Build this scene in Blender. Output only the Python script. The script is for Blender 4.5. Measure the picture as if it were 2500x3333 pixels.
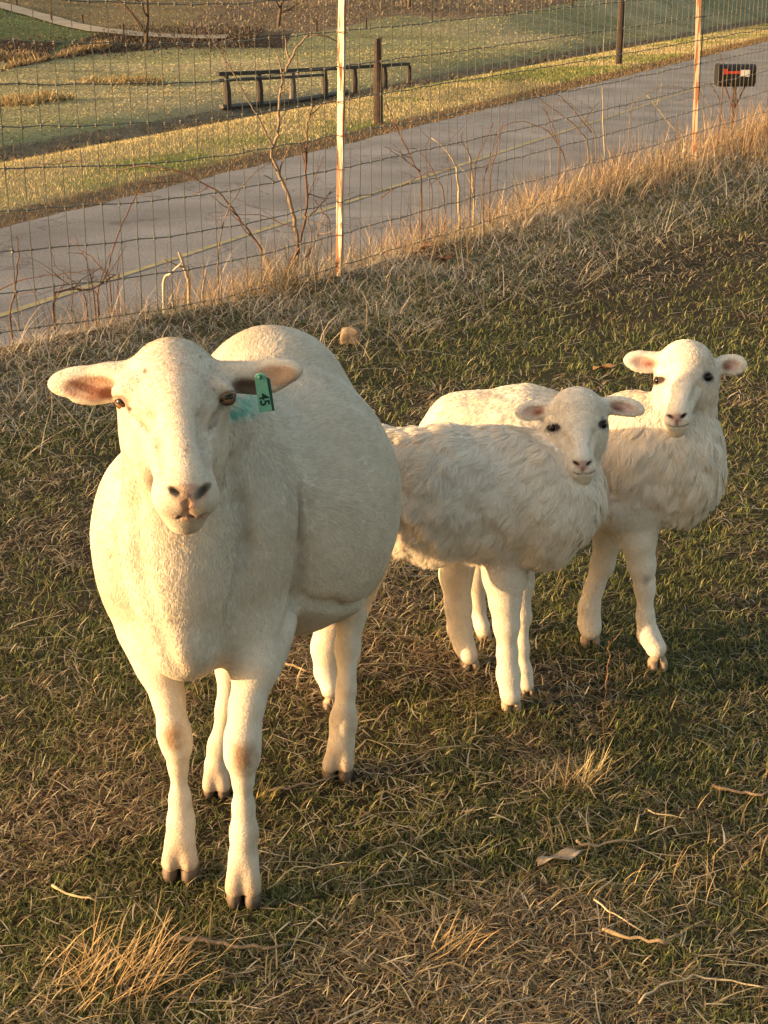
import bpy, math, random
import numpy as np
from mathutils import Vector, Matrix, kdtree
random.seed(7); RNG = np.random.default_rng(11)
scene = bpy.context.scene
for o in list(bpy.data.objects): bpy.data.objects.remove(o)

# ------------------------------------------------------------------ camera
PITCH = math.radians(20); CAMH = 1.5; FP = 3212.0            # focal length in photo pixels (photo taken as 1659 x 2212)
cd = bpy.data.cameras.new('camera'); cam = bpy.data.objects.new('camera', cd); scene.collection.objects.link(cam)
cam.location = (0, 0, CAMH); cam.rotation_euler = (math.pi/2 - PITCH, 0, 0)
cd.sensor_fit = 'VERTICAL'; cd.sensor_height = 24; cd.lens = 24*FP/2212.0
cd.clip_start = 0.05; cd.clip_end = 2000
scene.camera = cam
scene.render.resolution_x = 768; scene.render.resolution_y = 1024

# ------------------------------------------------------------------ light
SUN_EL = math.radians(5.6); SUN_DIR = Vector((-0.97, -0.24, 0)).normalized()*math.cos(SUN_EL) + Vector((0, 0, math.sin(SUN_EL)))
w = bpy.data.worlds.new('World'); scene.world = w; w.use_nodes = True
nt = w.node_tree; bg = nt.nodes['Background']
sky = nt.nodes.new('ShaderNodeTexSky'); sky.sky_type = 'NISHITA'; sky.sun_disc = False
sky.sun_elevation = SUN_EL; sky.sun_rotation = math.atan2(SUN_DIR.x, SUN_DIR.y)
sky.air_density = 1.0; sky.dust_density = 6.0; sky.ozone_density = 1.0
tint = nt.nodes.new('ShaderNodeMix'); tint.data_type = 'RGBA'; tint.blend_type = 'MULTIPLY'; tint.inputs[0].default_value = 1; tint.inputs[7].default_value = (1.0, .885, .765, 1)   # dusty evening air
nt.links.new(sky.outputs[0], tint.inputs[6]); nt.links.new(tint.outputs[2], bg.inputs[0]); bg.inputs[1].default_value = 0.15
sd = bpy.data.lights.new('sun', 'SUN'); sd.energy = 2.0; sd.angle = math.radians(0.6); sd.color = (1.0, 0.66, 0.33)
sun = bpy.data.objects.new('sun', sd); scene.collection.objects.link(sun)
sun.rotation_euler = SUN_DIR.to_track_quat('Z', 'Y').to_euler()
vs = scene.view_settings; vs.view_transform = 'Standard'; vs.look = 'None'; vs.exposure = 2.42; vs.gamma = 1; vs.use_curve_mapping = False

# ------------------------------------------------------------------ helpers
C = scene.collection
CP, SP = math.cos(PITCH), math.sin(PITCH)
def P(x, y, f):                       # photo pixel (1659 x 2212) at ground distance f -> point in metres
    v = (y-1106)/FP; Z = f/(CP - v*SP)
    return np.array([(x-829.5)/FP*Z, f, CAMH - v*Z*CP - Z*SP])
def pxm(px, y, f):                    # size in metres of px pixels there
    return px*f/(CP-(y-1106)/FP*SP)/FP
NAT = 1659/2500.0
def PN(x, y, f): return P(x*NAT, y*NAT, f)

def tag(o, label=None, cat=None, group=None, kind=None):
    if label: o['label'] = label
    if cat: o['category'] = cat
    if group: o['group'] = group
    if kind: o['kind'] = kind
    return o
def empty(name, loc, label, cat, group=None):
    o = bpy.data.objects.new(name, None); C.objects.link(o); o.location = loc
    o.empty_display_size = .05
    return tag(o, label, cat, group)
def mesh_np(name, co, quads=None, tris=None, mat=None, col=None, smooth=True, parent=None):
    me = bpy.data.meshes.new(name)
    co = np.ascontiguousarray(co, dtype=np.float32)
    nq = 0 if quads is None else len(quads); ntr = 0 if tris is None else len(tris)
    me.vertices.add(len(co)); me.vertices.foreach_set('co', co.ravel())
    li = []; 
    if nq: li.append(np.asarray(quads).ravel())
    if ntr: li.append(np.asarray(tris).ravel())
    li = np.concatenate(li).astype(np.int32)
    me.loops.add(len(li)); me.loops.foreach_set('vertex_index', li)
    st = np.concatenate([np.arange(nq)*4, nq*4+np.arange(ntr)*3]).astype(np.int32)
    me.polygons.add(nq+ntr); me.polygons.foreach_set('loop_start', st)
    me.polygons.foreach_set('use_smooth', np.full(nq+ntr, smooth))
    me.update(calc_edges=True); 
    if col is not None:
        a = me.color_attributes.new('Col', 'FLOAT_COLOR', 'POINT')
        c4 = np.ones((len(co), 4), np.float32); c4[:, :3] = col
        a.data.foreach_set('color', c4.ravel())
    if mat: me.materials.append(mat)
    o = bpy.data.objects.new(name, me); C.objects.link(o)
    if parent:
        o.parent = parent; o.matrix_parent_inverse = Matrix.Translation(parent.location).inverted()
    return o

class MB:                              # collects shapes of one mesh
    def __init__(s): s.v = []; s.f = []; s.c = []; s.n = 0
    def add(s, vs, fs, col=(1, 1, 1)):
        vs = np.asarray(vs, float); s.v.append(vs)
        for f in fs: s.f.append(tuple(i+s.n for i in f))
        c = np.asarray(col, float)
        s.c.append(np.broadcast_to(c, (len(vs), 3)) if c.ndim == 1 else c); s.n += len(vs)
    def tube(s, pts, r, sides=6, col=(1, 1, 1), cap=True):
        pts = [np.asarray(p, float) for p in pts]; n = len(pts)
        rs = r if hasattr(r, '__len__') else [r]*n
        vs = []; up = np.array([.13, .2, .97])
        for i in range(n):
            t = pts[min(i+1, n-1)]-pts[max(i-1, 0)]; t = t/(np.linalg.norm(t)+1e-9)
            a = np.cross(t, up)
            if np.linalg.norm(a) < .2: a = np.cross(t, np.array([1, .1, 0]))
            a /= np.linalg.norm(a); b = np.cross(t, a)
            for k in range(sides):
                an = 2*math.pi*k/sides; vs.append(pts[i]+rs[i]*(math.cos(an)*a+math.sin(an)*b))
        fs = [(i*sides+k, i*sides+(k+1) % sides, (i+1)*sides+(k+1) % sides, (i+1)*sides+k) for i in range(n-1) for k in range(sides)]
        if cap: fs += [tuple(range(sides))[::-1], tuple((n-1)*sides+k for k in range(sides))]
        s.add(vs, fs, col)
    def box(s, c, size, rot=None, col=(1, 1, 1)):
        c = np.asarray(c, float); h = np.asarray(size, float)/2
        vs = np.array([[x, y, z] for x in (-1, 1) for y in (-1, 1) for z in (-1, 1)])*h
        if rot is not None: vs = vs@np.asarray(rot).T
        s.add(vs+c, [(0, 1, 3, 2), (4, 6, 7, 5), (0, 4, 5, 1), (2, 3, 7, 6), (0, 2, 6, 4), (1, 5, 7, 3)], col)
    def build(s, name, mat, parent=None, smooth=False, bevel=0):
        me = bpy.data.meshes.new(name); co = np.concatenate(s.v)
        me.from_pydata(co.tolist(), [], s.f)
        a = me.color_attributes.new('Col', 'FLOAT_COLOR', 'POINT'); c4 = np.ones((len(co), 4), np.float32); c4[:, :3] = np.concatenate(s.c)
        a.data.foreach_set('color', c4.ravel())
        if smooth: me.polygons.foreach_set('use_smooth', np.full(len(me.polygons), True))
        me.update(); me.materials.append(mat)
        o = bpy.data.objects.new(name, me); C.objects.link(o)
        if bevel:
            m = o.modifiers.new('bevel', 'BEVEL'); m.width = bevel; m.segments = 2
        if parent:
            o.parent = parent; o.matrix_parent_inverse = Matrix.Translation(parent.location).inverted()
        return o

def mat(name, base=(1, 1, 1), rough=.8, vcol=True, noise=0, nscale=20, bump=0, bscale=40, spec=.3, transl=0, metal=0, sheen=0, c2=None, detail=6, coat=0, rim=None):
    m = bpy.data.materials.new(name); m.use_nodes = True; N = m.node_tree.nodes; L = m.node_tree.links
    b = N['Principled BSDF']; b.inputs['Roughness'].default_value = rough; b.inputs['Specular IOR Level'].default_value = spec
    b.inputs['Metallic'].default_value = metal
    if sheen: b.inputs['Sheen Weight'].default_value = sheen
    if coat: b.inputs['Coat Weight'].default_value = coat
    tc = N.new('ShaderNodeTexCoord')
    if vcol:
        a = N.new('ShaderNodeAttribute'); a.attribute_name = 'Col'; col = a.outputs['Color']
    else:
        a = N.new('ShaderNodeRGB'); a.outputs[0].default_value = (*base, 1); col = a.outputs[0]
    if noise:
        nz = N.new('ShaderNodeTexNoise'); nz.inputs['Scale'].default_value = nscale; nz.inputs['Detail'].default_value = detail
        L.new(tc.outputs['Object'], nz.inputs['Vector'])
        rp = N.new('ShaderNodeValToRGB'); rp.color_ramp.elements[0].position = .3; rp.color_ramp.elements[1].position = .7
        d = c2 or (1-noise, 1-noise, 1-noise)
        rp.color_ramp.elements[0].color = (*d, 1); rp.color_ramp.elements[1].color = (1, 1, 1, 1)
        L.new(nz.outputs[0], rp.inputs[0])
        mx = N.new('ShaderNodeMix'); mx.data_type = 'RGBA'; mx.blend_type = 'MULTIPLY'; mx.inputs[0].default_value = 1
        L.new(col, mx.inputs[6]); L.new(rp.outputs[0], mx.inputs[7]); col = mx.outputs[2]
    L.new(col, b.inputs['Base Color'])
    if bump:
        nb = N.new('ShaderNodeTexNoise'); nb.inputs['Scale'].default_value = bscale; nb.inputs['Detail'].default_value = 5
        L.new(tc.outputs['Object'], nb.inputs['Vector'])
        bp = N.new('ShaderNodeBump'); bp.inputs['Strength'].default_value = 1; bp.inputs['Distance'].default_value = bump
        L.new(nb.outputs[0], bp.inputs['Height']); L.new(bp.outputs[0], b.inputs['Normal'])
    if transl:
        tr = N.new('ShaderNodeBsdfTranslucent'); L.new(col, tr.inputs[0]); ms = N.new('ShaderNodeMixShader'); ms.inputs[0].default_value = transl
        L.new(b.outputs[0], ms.inputs[1]); L.new(tr.outputs[0], ms.inputs[2]); L.new(ms.outputs[0], N['Material Output'].inputs[0])
    return m

def vnoise(p, scale, seed=0):          # smooth value noise on points (n,3) or (n,2) -> 0..1
    p = np.asarray(p, float)*scale
    if p.shape[1] == 2: p = np.c_[p, np.zeros(len(p))]
    i = np.floor(p).astype(np.int64); f = p-i; f = f*f*(3-2*f)
    def h(a, b, c):
        n = (a*73856093) ^ (b*19349663) ^ (c*83492791) ^ (seed*2654435761)
        n = (n ^ (n >> 13))*1274126177 & 0x7fffffff
        n = (n ^ (n >> 16))*668265263 & 0x7fffffff
        return (n & 0xffff)/65535.0
    r = 0
    for dx in (0, 1):
        for dy in (0, 1):
            for dz in (0, 1):
                wgt = (f[:, 0] if dx else 1-f[:, 0])*(f[:, 1] if dy else 1-f[:, 1])*(f[:, 2] if dz else 1-f[:, 2])
                r = r+wgt*h(i[:, 0]+dx, i[:, 1]+dy, i[:, 2]+dz)
    return r
def fbm(p, scale, seed=0, o=3): return sum(vnoise(p, scale*2**k, seed+k)*.5**k for k in range(o))/sum(.5**k for k in range(o))

# ------------------------------------------------------------------ terrain
RD = np.array([.3915, .9202]); RN = np.array([-.9202, .3915]); RC = np.array([0, 16.8]); ROADZ = -.8
def ucoord(x, y): return (x-RC[0])*RN[0]+(y-RC[1])*RN[1]
def scoord(x, y): return (x-RC[0])*RD[0]+(y-RC[1])*RD[1]
FENCE = np.array([[-4.2, 2.6], [-1.43, 5.72], [-.215, 7.2], [2.19, 10.72], [7.0, 18.2], [16, 35.]])
def fdist(x, y):                       # signed distance to the fence line, positive on the road side
    best = np.full(np.shape(x), 1e9); sg = np.ones(np.shape(x))
    for a, b in zip(FENCE[:-1], FENCE[1:]):
        d = b-a; L2 = d@d; t = np.clip(((x-a[0])*d[0]+(y-a[1])*d[1])/L2, 0, 1)
        dx, dy = x-a[0]-t*d[0], y-a[1]-t*d[1]; q = np.hypot(dx, dy); s = np.sign(d[0]*dy-d[1]*dx)
        m = q < best; best = np.where(m, q, best); sg = np.where(m, s, sg)
    return best*sg
def sm(a, b, x): t = np.clip((x-a)/(b-a), 0, 1); return t*t*(3-2*t)
def height(x, y):
    x = np.asarray(x, float); y = np.asarray(y, float); sh = x.shape; x = x.ravel(); y = y.ravel()
    u = ucoord(x, y); w_ = fdist(x, y); pt = np.c_[x, y]
    hp = .036*np.log1p(np.exp((y-5.5)*2))/2 + .07*sm(-.6, -1.8, x)*sm(4.5, 5.8, y)
    hp = hp + .016*(fbm(pt, 2.2, 3)-.5)+.010*(fbm(pt, 9, 5)-.5)
    hp = hp + .05*np.exp(-((w_+.15)/.35)**2)*(fbm(pt, 3, 8)) + .20*np.exp(-((w_-.32)/.24)**2)*sm(.7, -.7, x)+.05*np.exp(-((w_-.40)/.2)**2)*sm(.2, 1.2, x)
    t = np.clip(w_, 0, None)/(np.clip(w_, 0, None)+np.clip(-2.6-u, 0.0, None)+1e-6)
    t = t*t*(3-2*t)*.35+t*.65
    bank = hp*(1-t)+(ROADZ-.03)*t
    far = np.where(u > 2.5, ROADZ-.03+.05*sm(2.4, 3.2, u)-.18*np.exp(-((u-6.3)/.7)**2), ROADZ-.03)
    far = far + np.where(u > 5.5, sm(5.5, 9, u)*((fbm(pt, .12, 21)-.5)*.5), 0)
    yb = 47+x*.25
    far = far + np.where(y > yb, .075*np.clip(y-yb, 0, None)**1.02*sm(6.5, 12, u), 0)
    z = np.where((w_ < 0) & (u < 0), hp, np.where(u < -2.6, bank, far))
    return z.reshape(sh)
def ground(x, y): return float(height(np.array([x]), np.array([y]))[0])
def hit(xn, yn):                       # where the view ray through a photo pixel (2500 x 3333) meets the ground
    f = np.geomspace(1.5, 600, 6000); v = (yn*NAT-1106)/FP; Z = f/(CP-v*SP)
    X = (xn*NAT-829.5)/FP*Z; z = CAMH-v*Z*CP-Z*SP; h = height(X, f)
    k = np.argmax(z < h); return np.array([X[k], f[k], h[k]])
# ------------------------------------------------------------------ animals: one continuous surface from blended volumes
def nrm(v): v = np.asarray(v, float); return v/(np.linalg.norm(v)+1e-12)
class Prim:
    def __init__(s, kind, a, b=None, ra=None, rb=None, rad=None, R=None, k=.03, fur=.01, flow=None, sub=False, tag_=''):
        s.kind, s.a, s.b, s.ra, s.rb, s.rad, s.R, s.k, s.fur, s.sub, s.tag = kind, np.asarray(a, float), b, ra, rb, rad, R, k, fur, sub, tag_
        if kind == 'cone':
            s.b = np.asarray(b, float); m = max(ra, rb); s.lo = np.minimum(s.a, s.b)-m; s.hi = np.maximum(s.a, s.b)+m
            s.flow = nrm(flow) if flow is not None else nrm(s.b-s.a)
        else:
            m = max(rad); s.lo = s.a-m; s.hi = s.a+m; s.flow = nrm(flow) if flow is not None else np.array([0, 0, -1.])
            s.R = np.eye(3) if R is None else np.asarray(R)
    def d(s, X, Y, Z):
        if s.kind == 'cone':
            ba = s.b-s.a; l2 = ba@ba
            h = np.clip(((X-s.a[0])*ba[0]+(Y-s.a[1])*ba[1]+(Z-s.a[2])*ba[2])/l2, 0, 1)
            return np.sqrt((X-s.a[0]-h*ba[0])**2+(Y-s.a[1]-h*ba[1])**2+(Z-s.a[2]-h*ba[2])**2)-(s.ra+(s.rb-s.ra)*h)
        x, y, z = X-s.a[0], Y-s.a[1], Z-s.a[2]; R = s.R
        p = [R[0, i]*x+R[1, i]*y+R[2, i]*z for i in range(3)]; r = s.rad
        k0 = np.sqrt((p[0]/r[0])**2+(p[1]/r[1])**2+(p[2]/r[2])**2)+1e-6
        k1 = np.sqrt((p[0]/r[0]**2)**2+(p[1]/r[1]**2)**2+(p[2]/r[2]**2)**2)+1e-6
        return k0*(k0-1)/k1
def axis_grid(lo, hi, fine, f0, f1, c0=.007, ):
    out = [lo]
    while out[-1] < hi:
        x = out[-1]; out.append(x+(fine if f0 <= x <= f1 else c0))
    return np.array(out)
def surface(prims, box_fine, fine=.003, coarse=.007):
    lo = np.min([p.lo for p in prims if not p.sub], axis=0)-.02; hi = np.max([p.hi for p in prims if not p.sub], axis=0)+.02
    ax = [axis_grid(lo[i], hi[i], fine, box_fine[0][i], box_fine[1][i], coarse) for i in range(3)]
    V = np.full([len(a) for a in ax], .05, np.float32)
    for p in prims:
        m = p.k+.03; sl = []
        for i in range(3):
            i0 = max(0, np.searchsorted(ax[i], p.lo[i]-m)-1); i1 = np.searchsorted(ax[i], p.hi[i]+m)+1; sl.append(slice(i0, i1))
        X, Y, Z = ax[0][sl[0]][:, None, None], ax[1][sl[1]][None, :, None], ax[2][sl[2]][None, None, :]
        d = p.d(X, Y, Z).astype(np.float32); v = V[tuple(sl)]
        if p.sub:
            h = np.clip(.5-.5*(v+d)/p.k, 0, 1); V[tuple(sl)] = v*(1-h)-d*h+p.k*h*(1-h)
        else:
            h = np.clip(.5+.5*(v-d)/p.k, 0, 1); V[tuple(sl)] = v*(1-h)+d*h-p.k*h*(1-h)
    ins = V < 0; nx, ny, nz = V.shape
    c = np.zeros((nx-1, ny-1, nz-1), np.int8)
    for dx in (0, 1):
        for dy in (0, 1):
            for dz in (0, 1): c += ins[dx:nx-1+dx, dy:ny-1+dy, dz:nz-1+dz]
    cells = np.argwhere((c > 0) & (c < 8)); idx = np.full(c.shape, -1, np.int32); idx[tuple(cells.T)] = np.arange(len(cells))
    acc = np.zeros((len(cells), 3)); cnt = np.zeros(len(cells))
    corners = [(0, 0, 0), (1, 0, 0), (0, 1, 0), (1, 1, 0), (0, 0, 1), (1, 0, 1), (0, 1, 1), (1, 1, 1)]
    for a in range(8):
        for b in range(a+1, 8):
            ca, cb = np.array(corners[a]), np.array(corners[b])
            if abs(ca-cb).sum() != 1: continue
            ia, ib = cells+ca, cells+cb; va, vb = V[tuple(ia.T)], V[tuple(ib.T)]; m = (va < 0) != (vb < 0)
            t = np.where(m, va/(va-vb+1e-20), 0)
            pa = np.stack([ax[i][ia[:, i]] for i in range(3)], 1); pb = np.stack([ax[i][ib[:, i]] for i in range(3)], 1)
            acc += np.where(m[:, None], pa+(pb-pa)*t[:, None], 0); cnt += m
    co = acc/cnt[:, None]; quads = []
    for axi in range(3):
        s0 = [slice(None)]*3; s1 = [slice(None)]*3; s0[axi] = slice(0, -1); s1[axi] = slice(1, None)
        A, B = ins[tuple(s0)], ins[tuple(s1)]; e = np.argwhere(A != B); u, v = (axi+1) % 3, (axi+2) % 3
        ok = (e[:, u] > 0) & (e[:, v] > 0) & (e[:, u] < V.shape[u]-1) & (e[:, v] < V.shape[v]-1); e = e[ok]
        flip = A[tuple(e.T)]
        def g(du, dv): q = e.copy(); q[:, u] -= du; q[:, v] -= dv; return idx[tuple(q.T)]
        q = np.stack([g(1, 1), g(0, 1), g(0, 0), g(1, 0)], 1); q[~flip] = q[~flip][:, ::-1]; quads.append(q)
    quads = np.concatenate(quads)
    # drop stray islands
    return co, quads
def usdf(prims, p):
    return min(float(q.d(p[0], p[1], p[2])) for q in prims if not q.sub)
def surf_f(prims, x, y, f0, f1, off=.003):       # distance at which the view ray first meets the body
    for f in np.arange(f0, f1, .002):
        if usdf(prims, P(x, y, f)) < off: return f
    return f1
def groove(prims, pts, r, k=.03, f0=1.85, f1=3.4, out=.45):
    q = []
    for (x, y) in pts:
        f = surf_f(prims, x, y, f0, f1); q.append((x, y, f-pxm(r, y, f)*out, r))
    return [K(a_, b_, k=k, sub=True) for a_, b_ in zip(q[:-1], q[1:])]
def relax(co, quads, it=2, lam=.5):
    n = len(co); e = np.concatenate([quads[:, [0, 1]], quads[:, [1, 2]], quads[:, [2, 3]], quads[:, [3, 0]]])
    e = np.concatenate([e, e[:, ::-1]]); deg = np.bincount(e[:, 0], minlength=n)[:, None]
    for _ in range(it):
        s = np.stack([np.bincount(e[:, 0], co[e[:, 1], i], n) for i in range(3)], 1)/np.maximum(deg, 1); co = co+lam*(s-co)
    return co
def vnormals(co, q):
    n = np.cross(co[q[:, 2]]-co[q[:, 0]], co[q[:, 3]]-co[q[:, 1]]); out = np.zeros_like(co)
    for k in range(4):
        for i in range(3): out[:, i] += np.bincount(q[:, k], n[:, i], len(co))
    return out/(np.linalg.norm(out, axis=1, keepdims=True)+1e-12)
def attrs(co, prims, sig=.012):
    D = np.stack([p.d(co[:, 0], co[:, 1], co[:, 2]) for p in prims if not p.sub], 1); W = np.exp(-(D-D.min(1, keepdims=True))/sig); W /= W.sum(1, keepdims=True)
    F = np.array([p.flow for p in prims if not p.sub]); L = np.array([p.fur for p in prims if not p.sub]); return W@F, W@L, D
def kd_nearest(pts, q):
    kd = kdtree.KDTree(len(pts))
    for i, p in enumerate(pts): kd.insert(p, i)
    kd.balance(); return np.array([kd.find(p)[1] for p in q])
def fleece(name, co, quads, nor, flow, furlen, colr, count, mat_, parent, width=.0009, lift=.35, clump=.3, clump_n=1500, wave=.004, segs=3, curl=0.0, facing=True, tipmul=1.0, droop=0.0, wild=1.0, roll=.55, vary=.10):
    A = co[quads]; area = np.linalg.norm(np.cross(A[:, 2]-A[:, 0], A[:, 3]-A[:, 1]), axis=1)/2
    fl = furlen[quads].mean(1); wgt = area*(fl > .0012)
    cen = A.mean(1); vis = ((nor[quads].mean(1))*(np.array([0, 0, CAMH])-cen)).sum(1) > -.35*np.linalg.norm(np.array([0, 0, CAMH])-cen, axis=1)
    wgt = wgt*np.where(vis, 1, .25)/np.clip(fl/.02, .3, 1.2)**.5
    pk = RNG.choice(len(quads), count, p=wgt/wgt.sum()); a, b = RNG.random(count), RNG.random(count)
    W = np.stack([(1-a)*(1-b), a*(1-b), a*b, (1-a)*b], 1); q = quads[pk]
    def ip(arr): return (arr[q]*(W[..., None] if arr.ndim == 2 else W)).sum(1)
    p, n, fw, ln, cl = ip(co), ip(nor), ip(flow), ip(furlen), ip(colr)
    n /= np.linalg.norm(n, axis=1, keepdims=True)
    fw = fw-(fw*n).sum(1, keepdims=True)*n; fw /= np.linalg.norm(fw, axis=1, keepdims=True)+1e-6
    side = np.cross(n, fw)
    ang = (fbm(p, 14, 3)-.5)*1.3*wild+(fbm(p, 45, 9)-.5)*.9*wild+RNG.normal(0, .18, count)
    fw = fw*np.cos(ang)[:, None]+side*np.sin(ang)[:, None]; side = np.cross(n, fw)
    ln = ln*RNG.uniform(.7, 1.15, count)*(.75+.5*fbm(p, 30, 5)); rr_ = RNG.normal(0, roll, count)[:, None]
    L3 = ln[:, None]; pts = [p-n*.001]; cur = p.copy(); rl = lift*RNG.uniform(.7, 1.3, count)[:, None]
    ph = fbm(p, 60, 15)*12
    for k in range(1, segs+1):
        t = k/segs; dr = fw+n*rl*(1.3-1.1*t)+np.array([0, 0, -1.])*droop*t
        dr /= np.linalg.norm(dr, axis=1, keepdims=True)
        cur = cur+dr*L3/segs+side*(np.sin(ph+t*5.0)[:, None]*wave*L3/.03/segs); pts.append(cur)
    if clump:
        ci = RNG.choice(count, clump_n, replace=False); near = kd_nearest(p[ci], p); cidx = ci[near]
        for k in range(1, segs+1):
            t = k/segs; rel = pts[k][cidx]; tgt = rel
            amt = (clump*t**1.2)*np.clip(ln/ .015, 0, 1); dist = np.linalg.norm(p[cidx]-p, axis=1); amt = amt*np.clip(1.5-dist/.04, 0, 1)
            pts[k] = pts[k]*(1-amt[:, None])+tgt*amt[:, None]
    sideR = side*np.cos(rr_)+n*np.sin(rr_)
    wv = width*RNG.uniform(.7, 1.4, count)[:, None]*np.clip(L3/.008, .6, 1.3)
    vs, cs = [], []; shade = (1+vary*RNG.uniform(-1, .7, count)[:, None])*(1-vary*.6+vary*1.2*fbm(p, 110, 19)[:, None])
    if clump: shade = shade*(1-vary*.5+vary*RNG.random(clump_n))[near][:, None]
    for k in range(segs):
        ww = wv*(1-.75*(k/segs)**1.5); vs += [pts[k]-sideR*ww, pts[k]+sideR*ww]; cs += [cl*shade]*2
    vs.append(pts[segs]); cs.append(cl*shade)
    m = 2*segs+1; co_ = np.stack(vs, 1).reshape(-1, 3); cc = np.stack(cs, 1).reshape(-1, 3); base = np.arange(count)*m
    qd = np.concatenate([np.stack([base+2*k, base+2*k+1, base+2*k+3, base+2*k+2], 1) for k in range(segs-1)])
    tr = np.stack([base+2*segs-2, base+2*segs-1, base+2*segs], 1)
    return mesh_np(name, co_, qd, tr, mat_, np.clip(cc, 0, 1), True, parent)
def eyeball(name, c, r, look, matl, parent, iris=(.30, .16, .04), horizontal=None, dark=False):
    look = nrm(look); up = np.array([0, 0, 1.]); x = nrm(np.cross(look, up)); y = np.cross(x, look); vs, fs, cs = [], [], []
    nu, nv = 32, 24
    for i in range(nv+1):
        th = math.pi*i/nv
        for j in range(nu):
            ph = 2*math.pi*j/nu; dx, dy, dz = math.sin(th)*math.cos(ph), math.sin(th)*math.sin(ph), math.cos(th)
            vs.append(c+r*(x*dx+y*dy+look*dz)); rr = math.hypot(dx, dy)
            if dz < 0: col = (.25, .2, .16) if not dark else (.012, .008, .007)
            elif abs(dx) < .52 and -.22 < dy < .5 and not dark or dark and rr < .6: col = (.006, .005, .005)
            elif rr < .78: col = tuple(k*(.35 if dark else 1) for k in iris)
            else: col = (.035, .02, .014) if not dark else (.012, .008, .007)
            cs.append(col)
    for i in range(nv):
        for j in range(nu): fs.append((i*nu+j, (i+1)*nu+j, (i+1)*nu+(j+1) % nu, i*nu+(j+1) % nu))
    mb = MB(); mb.add(vs, fs, np.array(cs)); return mb.build(name, matl, parent, smooth=True)
def hoof(name, c, fwd, s, matl, parent, hgt=1.0, c1=(.10, .070, .050)):
    # two claws with a cleft, standing on the ground at c
    fwd = nrm(fwd); side = np.array([fwd[1], -fwd[0], 0]); out_co, out_q, out_c = [], [], []; R = np.stack([side, fwd, [0, 0, 1]], 1); pr = []
    for sg in (-1, 1):
        b = np.asarray(c)+side*sg*s*.47
        pr.append(Prim('ell', b+fwd*s*.10+np.array([0, 0, s*.42*hgt]), rad=(s*.45, s*.78, s*.60*hgt), R=R, k=.001))
        pr.append(Prim('cone', b-fwd*s*.1+np.array([0, 0, s*.75*hgt]), b+fwd*s*.62+np.array([0, 0, s*.22]), s*.40, s*.24, k=s*.2))
    pr.append(Prim('cone', np.asarray(c)+np.array([0, 0, s*1.2]), np.asarray(c)-fwd*s*.3+np.array([0, 0, s*.5]), s*.62, s*.5, k=s*.25))
    pr.append(Prim('ell', np.asarray(c)+fwd*s*.75+np.array([0, 0, s*.3]), rad=(s*.07, s*.85, s*1.15), R=R, k=s*.06, sub=True))
    pr.append(Prim('ell', np.asarray(c)+np.array([0, 0, -s*1.02]), rad=(s*3, s*3, s*1.0), k=s*.05, sub=True))
    co, q = surface(pr, (np.asarray(c)-1, np.asarray(c)+1), fine=s*.085)
    co = relax(co, q, 1); t = np.clip((co[:, 2]-c[2])/(s*1.1), 0, 1)[:, None]; nz = fbm(co, 90, 3)[:, None]
    # horn is grey brown, its coronet fades into hair
    t = t**3; col = np.array(c1)*(1-t)+np.array((.42, .32, .22))*t; col = col*(.6+.75*nz)
    return mesh_np(name, co, q, None, matl, np.clip(col, 0, 1), True, parent)
M_SKIN = mat('short_hair_skin', rough=.85, noise=.10, nscale=120, bump=.0015, bscale=260, spec=.15, sheen=.15)
M_FUR = mat('fur', rough=.9, spec=.08, transl=.18)
M_WOOL = mat('wool', rough=.95, spec=.05, transl=.35)
M_EYE = mat('eye', rough=.12, spec=.35)
M_HOOF = mat('hoof_horn', rough=.6, noise=.3, nscale=60, bump=.001, bscale=150)
CREAM = np.array([.72, .645, .525])
def E(x, y, f, rx, ry, rd, **k):     # ellipsoid in view-aligned axes; rx, ry in photo px, rd in metres
    c = P(x, y, f); tilt = k.pop('tilt', 0); yaw = k.pop('yaw', 0)
    ex = np.array([1., 0, 0]); ez = np.array([0, SP, CP]); ey = np.array([0, CP, -SP])
    R = np.stack([ex, ey, ez], 1)
    a = math.radians(tilt); Rt = np.array([[math.cos(a), 0, -math.sin(a)], [0, 1, 0], [math.sin(a), 0, math.cos(a)]])   # in-plane, counter-clockwise
    b = math.radians(yaw); Ry = np.array([[math.cos(b), -math.sin(b), 0], [math.sin(b), math.cos(b), 0], [0, 0, 1]])
    R = R@Ry@Rt
    return Prim('ell', c, rad=(pxm(rx, y, f), rd, pxm(ry, y, f)), R=R, **k)
def K(a, b, **k):                    # tapered limb between (x, y, f, r px)
    return Prim('cone', P(*a[:3]), P(*b[:3]), pxm(a[3], a[1], a[2]), pxm(b[3], b[1], b[2]), **k)
def chain(pts, **k): return [K(a, b, **k) for a, b in zip(pts[:-1], pts[1:])]
def near(co, c, r, soft=.5): d = np.linalg.norm(co-c, axis=1)/r; return np.clip((1-d)/soft, 0, 1)
def nearE(co, x, y, f, rx, ry, rd=.05, soft=.4, tilt=0):
    pr = E(x, y, f, rx, ry, rd, tilt=tilt); k = pr.R; q = (co-pr.a)@k; q = q/np.array(pr.rad); d = np.linalg.norm(q, axis=1); return np.clip((1-d)/soft, 0, 1)
def linemask(co, prims, pts, r, f0, f1, soft=.0025):
    q = [P(x, y, surf_f(prims, x, y, f0, f1)) for x, y in pts]; rm = pxm(r, pts[0][1], f0); m = np.zeros(len(co))
    for a_, b_ in zip(q[:-1], q[1:]):
        dd = Prim('cone', a_, b_, rm, rm).d(co[:, 0], co[:, 1], co[:, 2]); m = np.maximum(m, np.clip(1-dd/soft, 0, 1))
    return m
def mixc(col, m, c): return col*(1-m[:, None])+np.asarray(c)*m[:, None]

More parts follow.
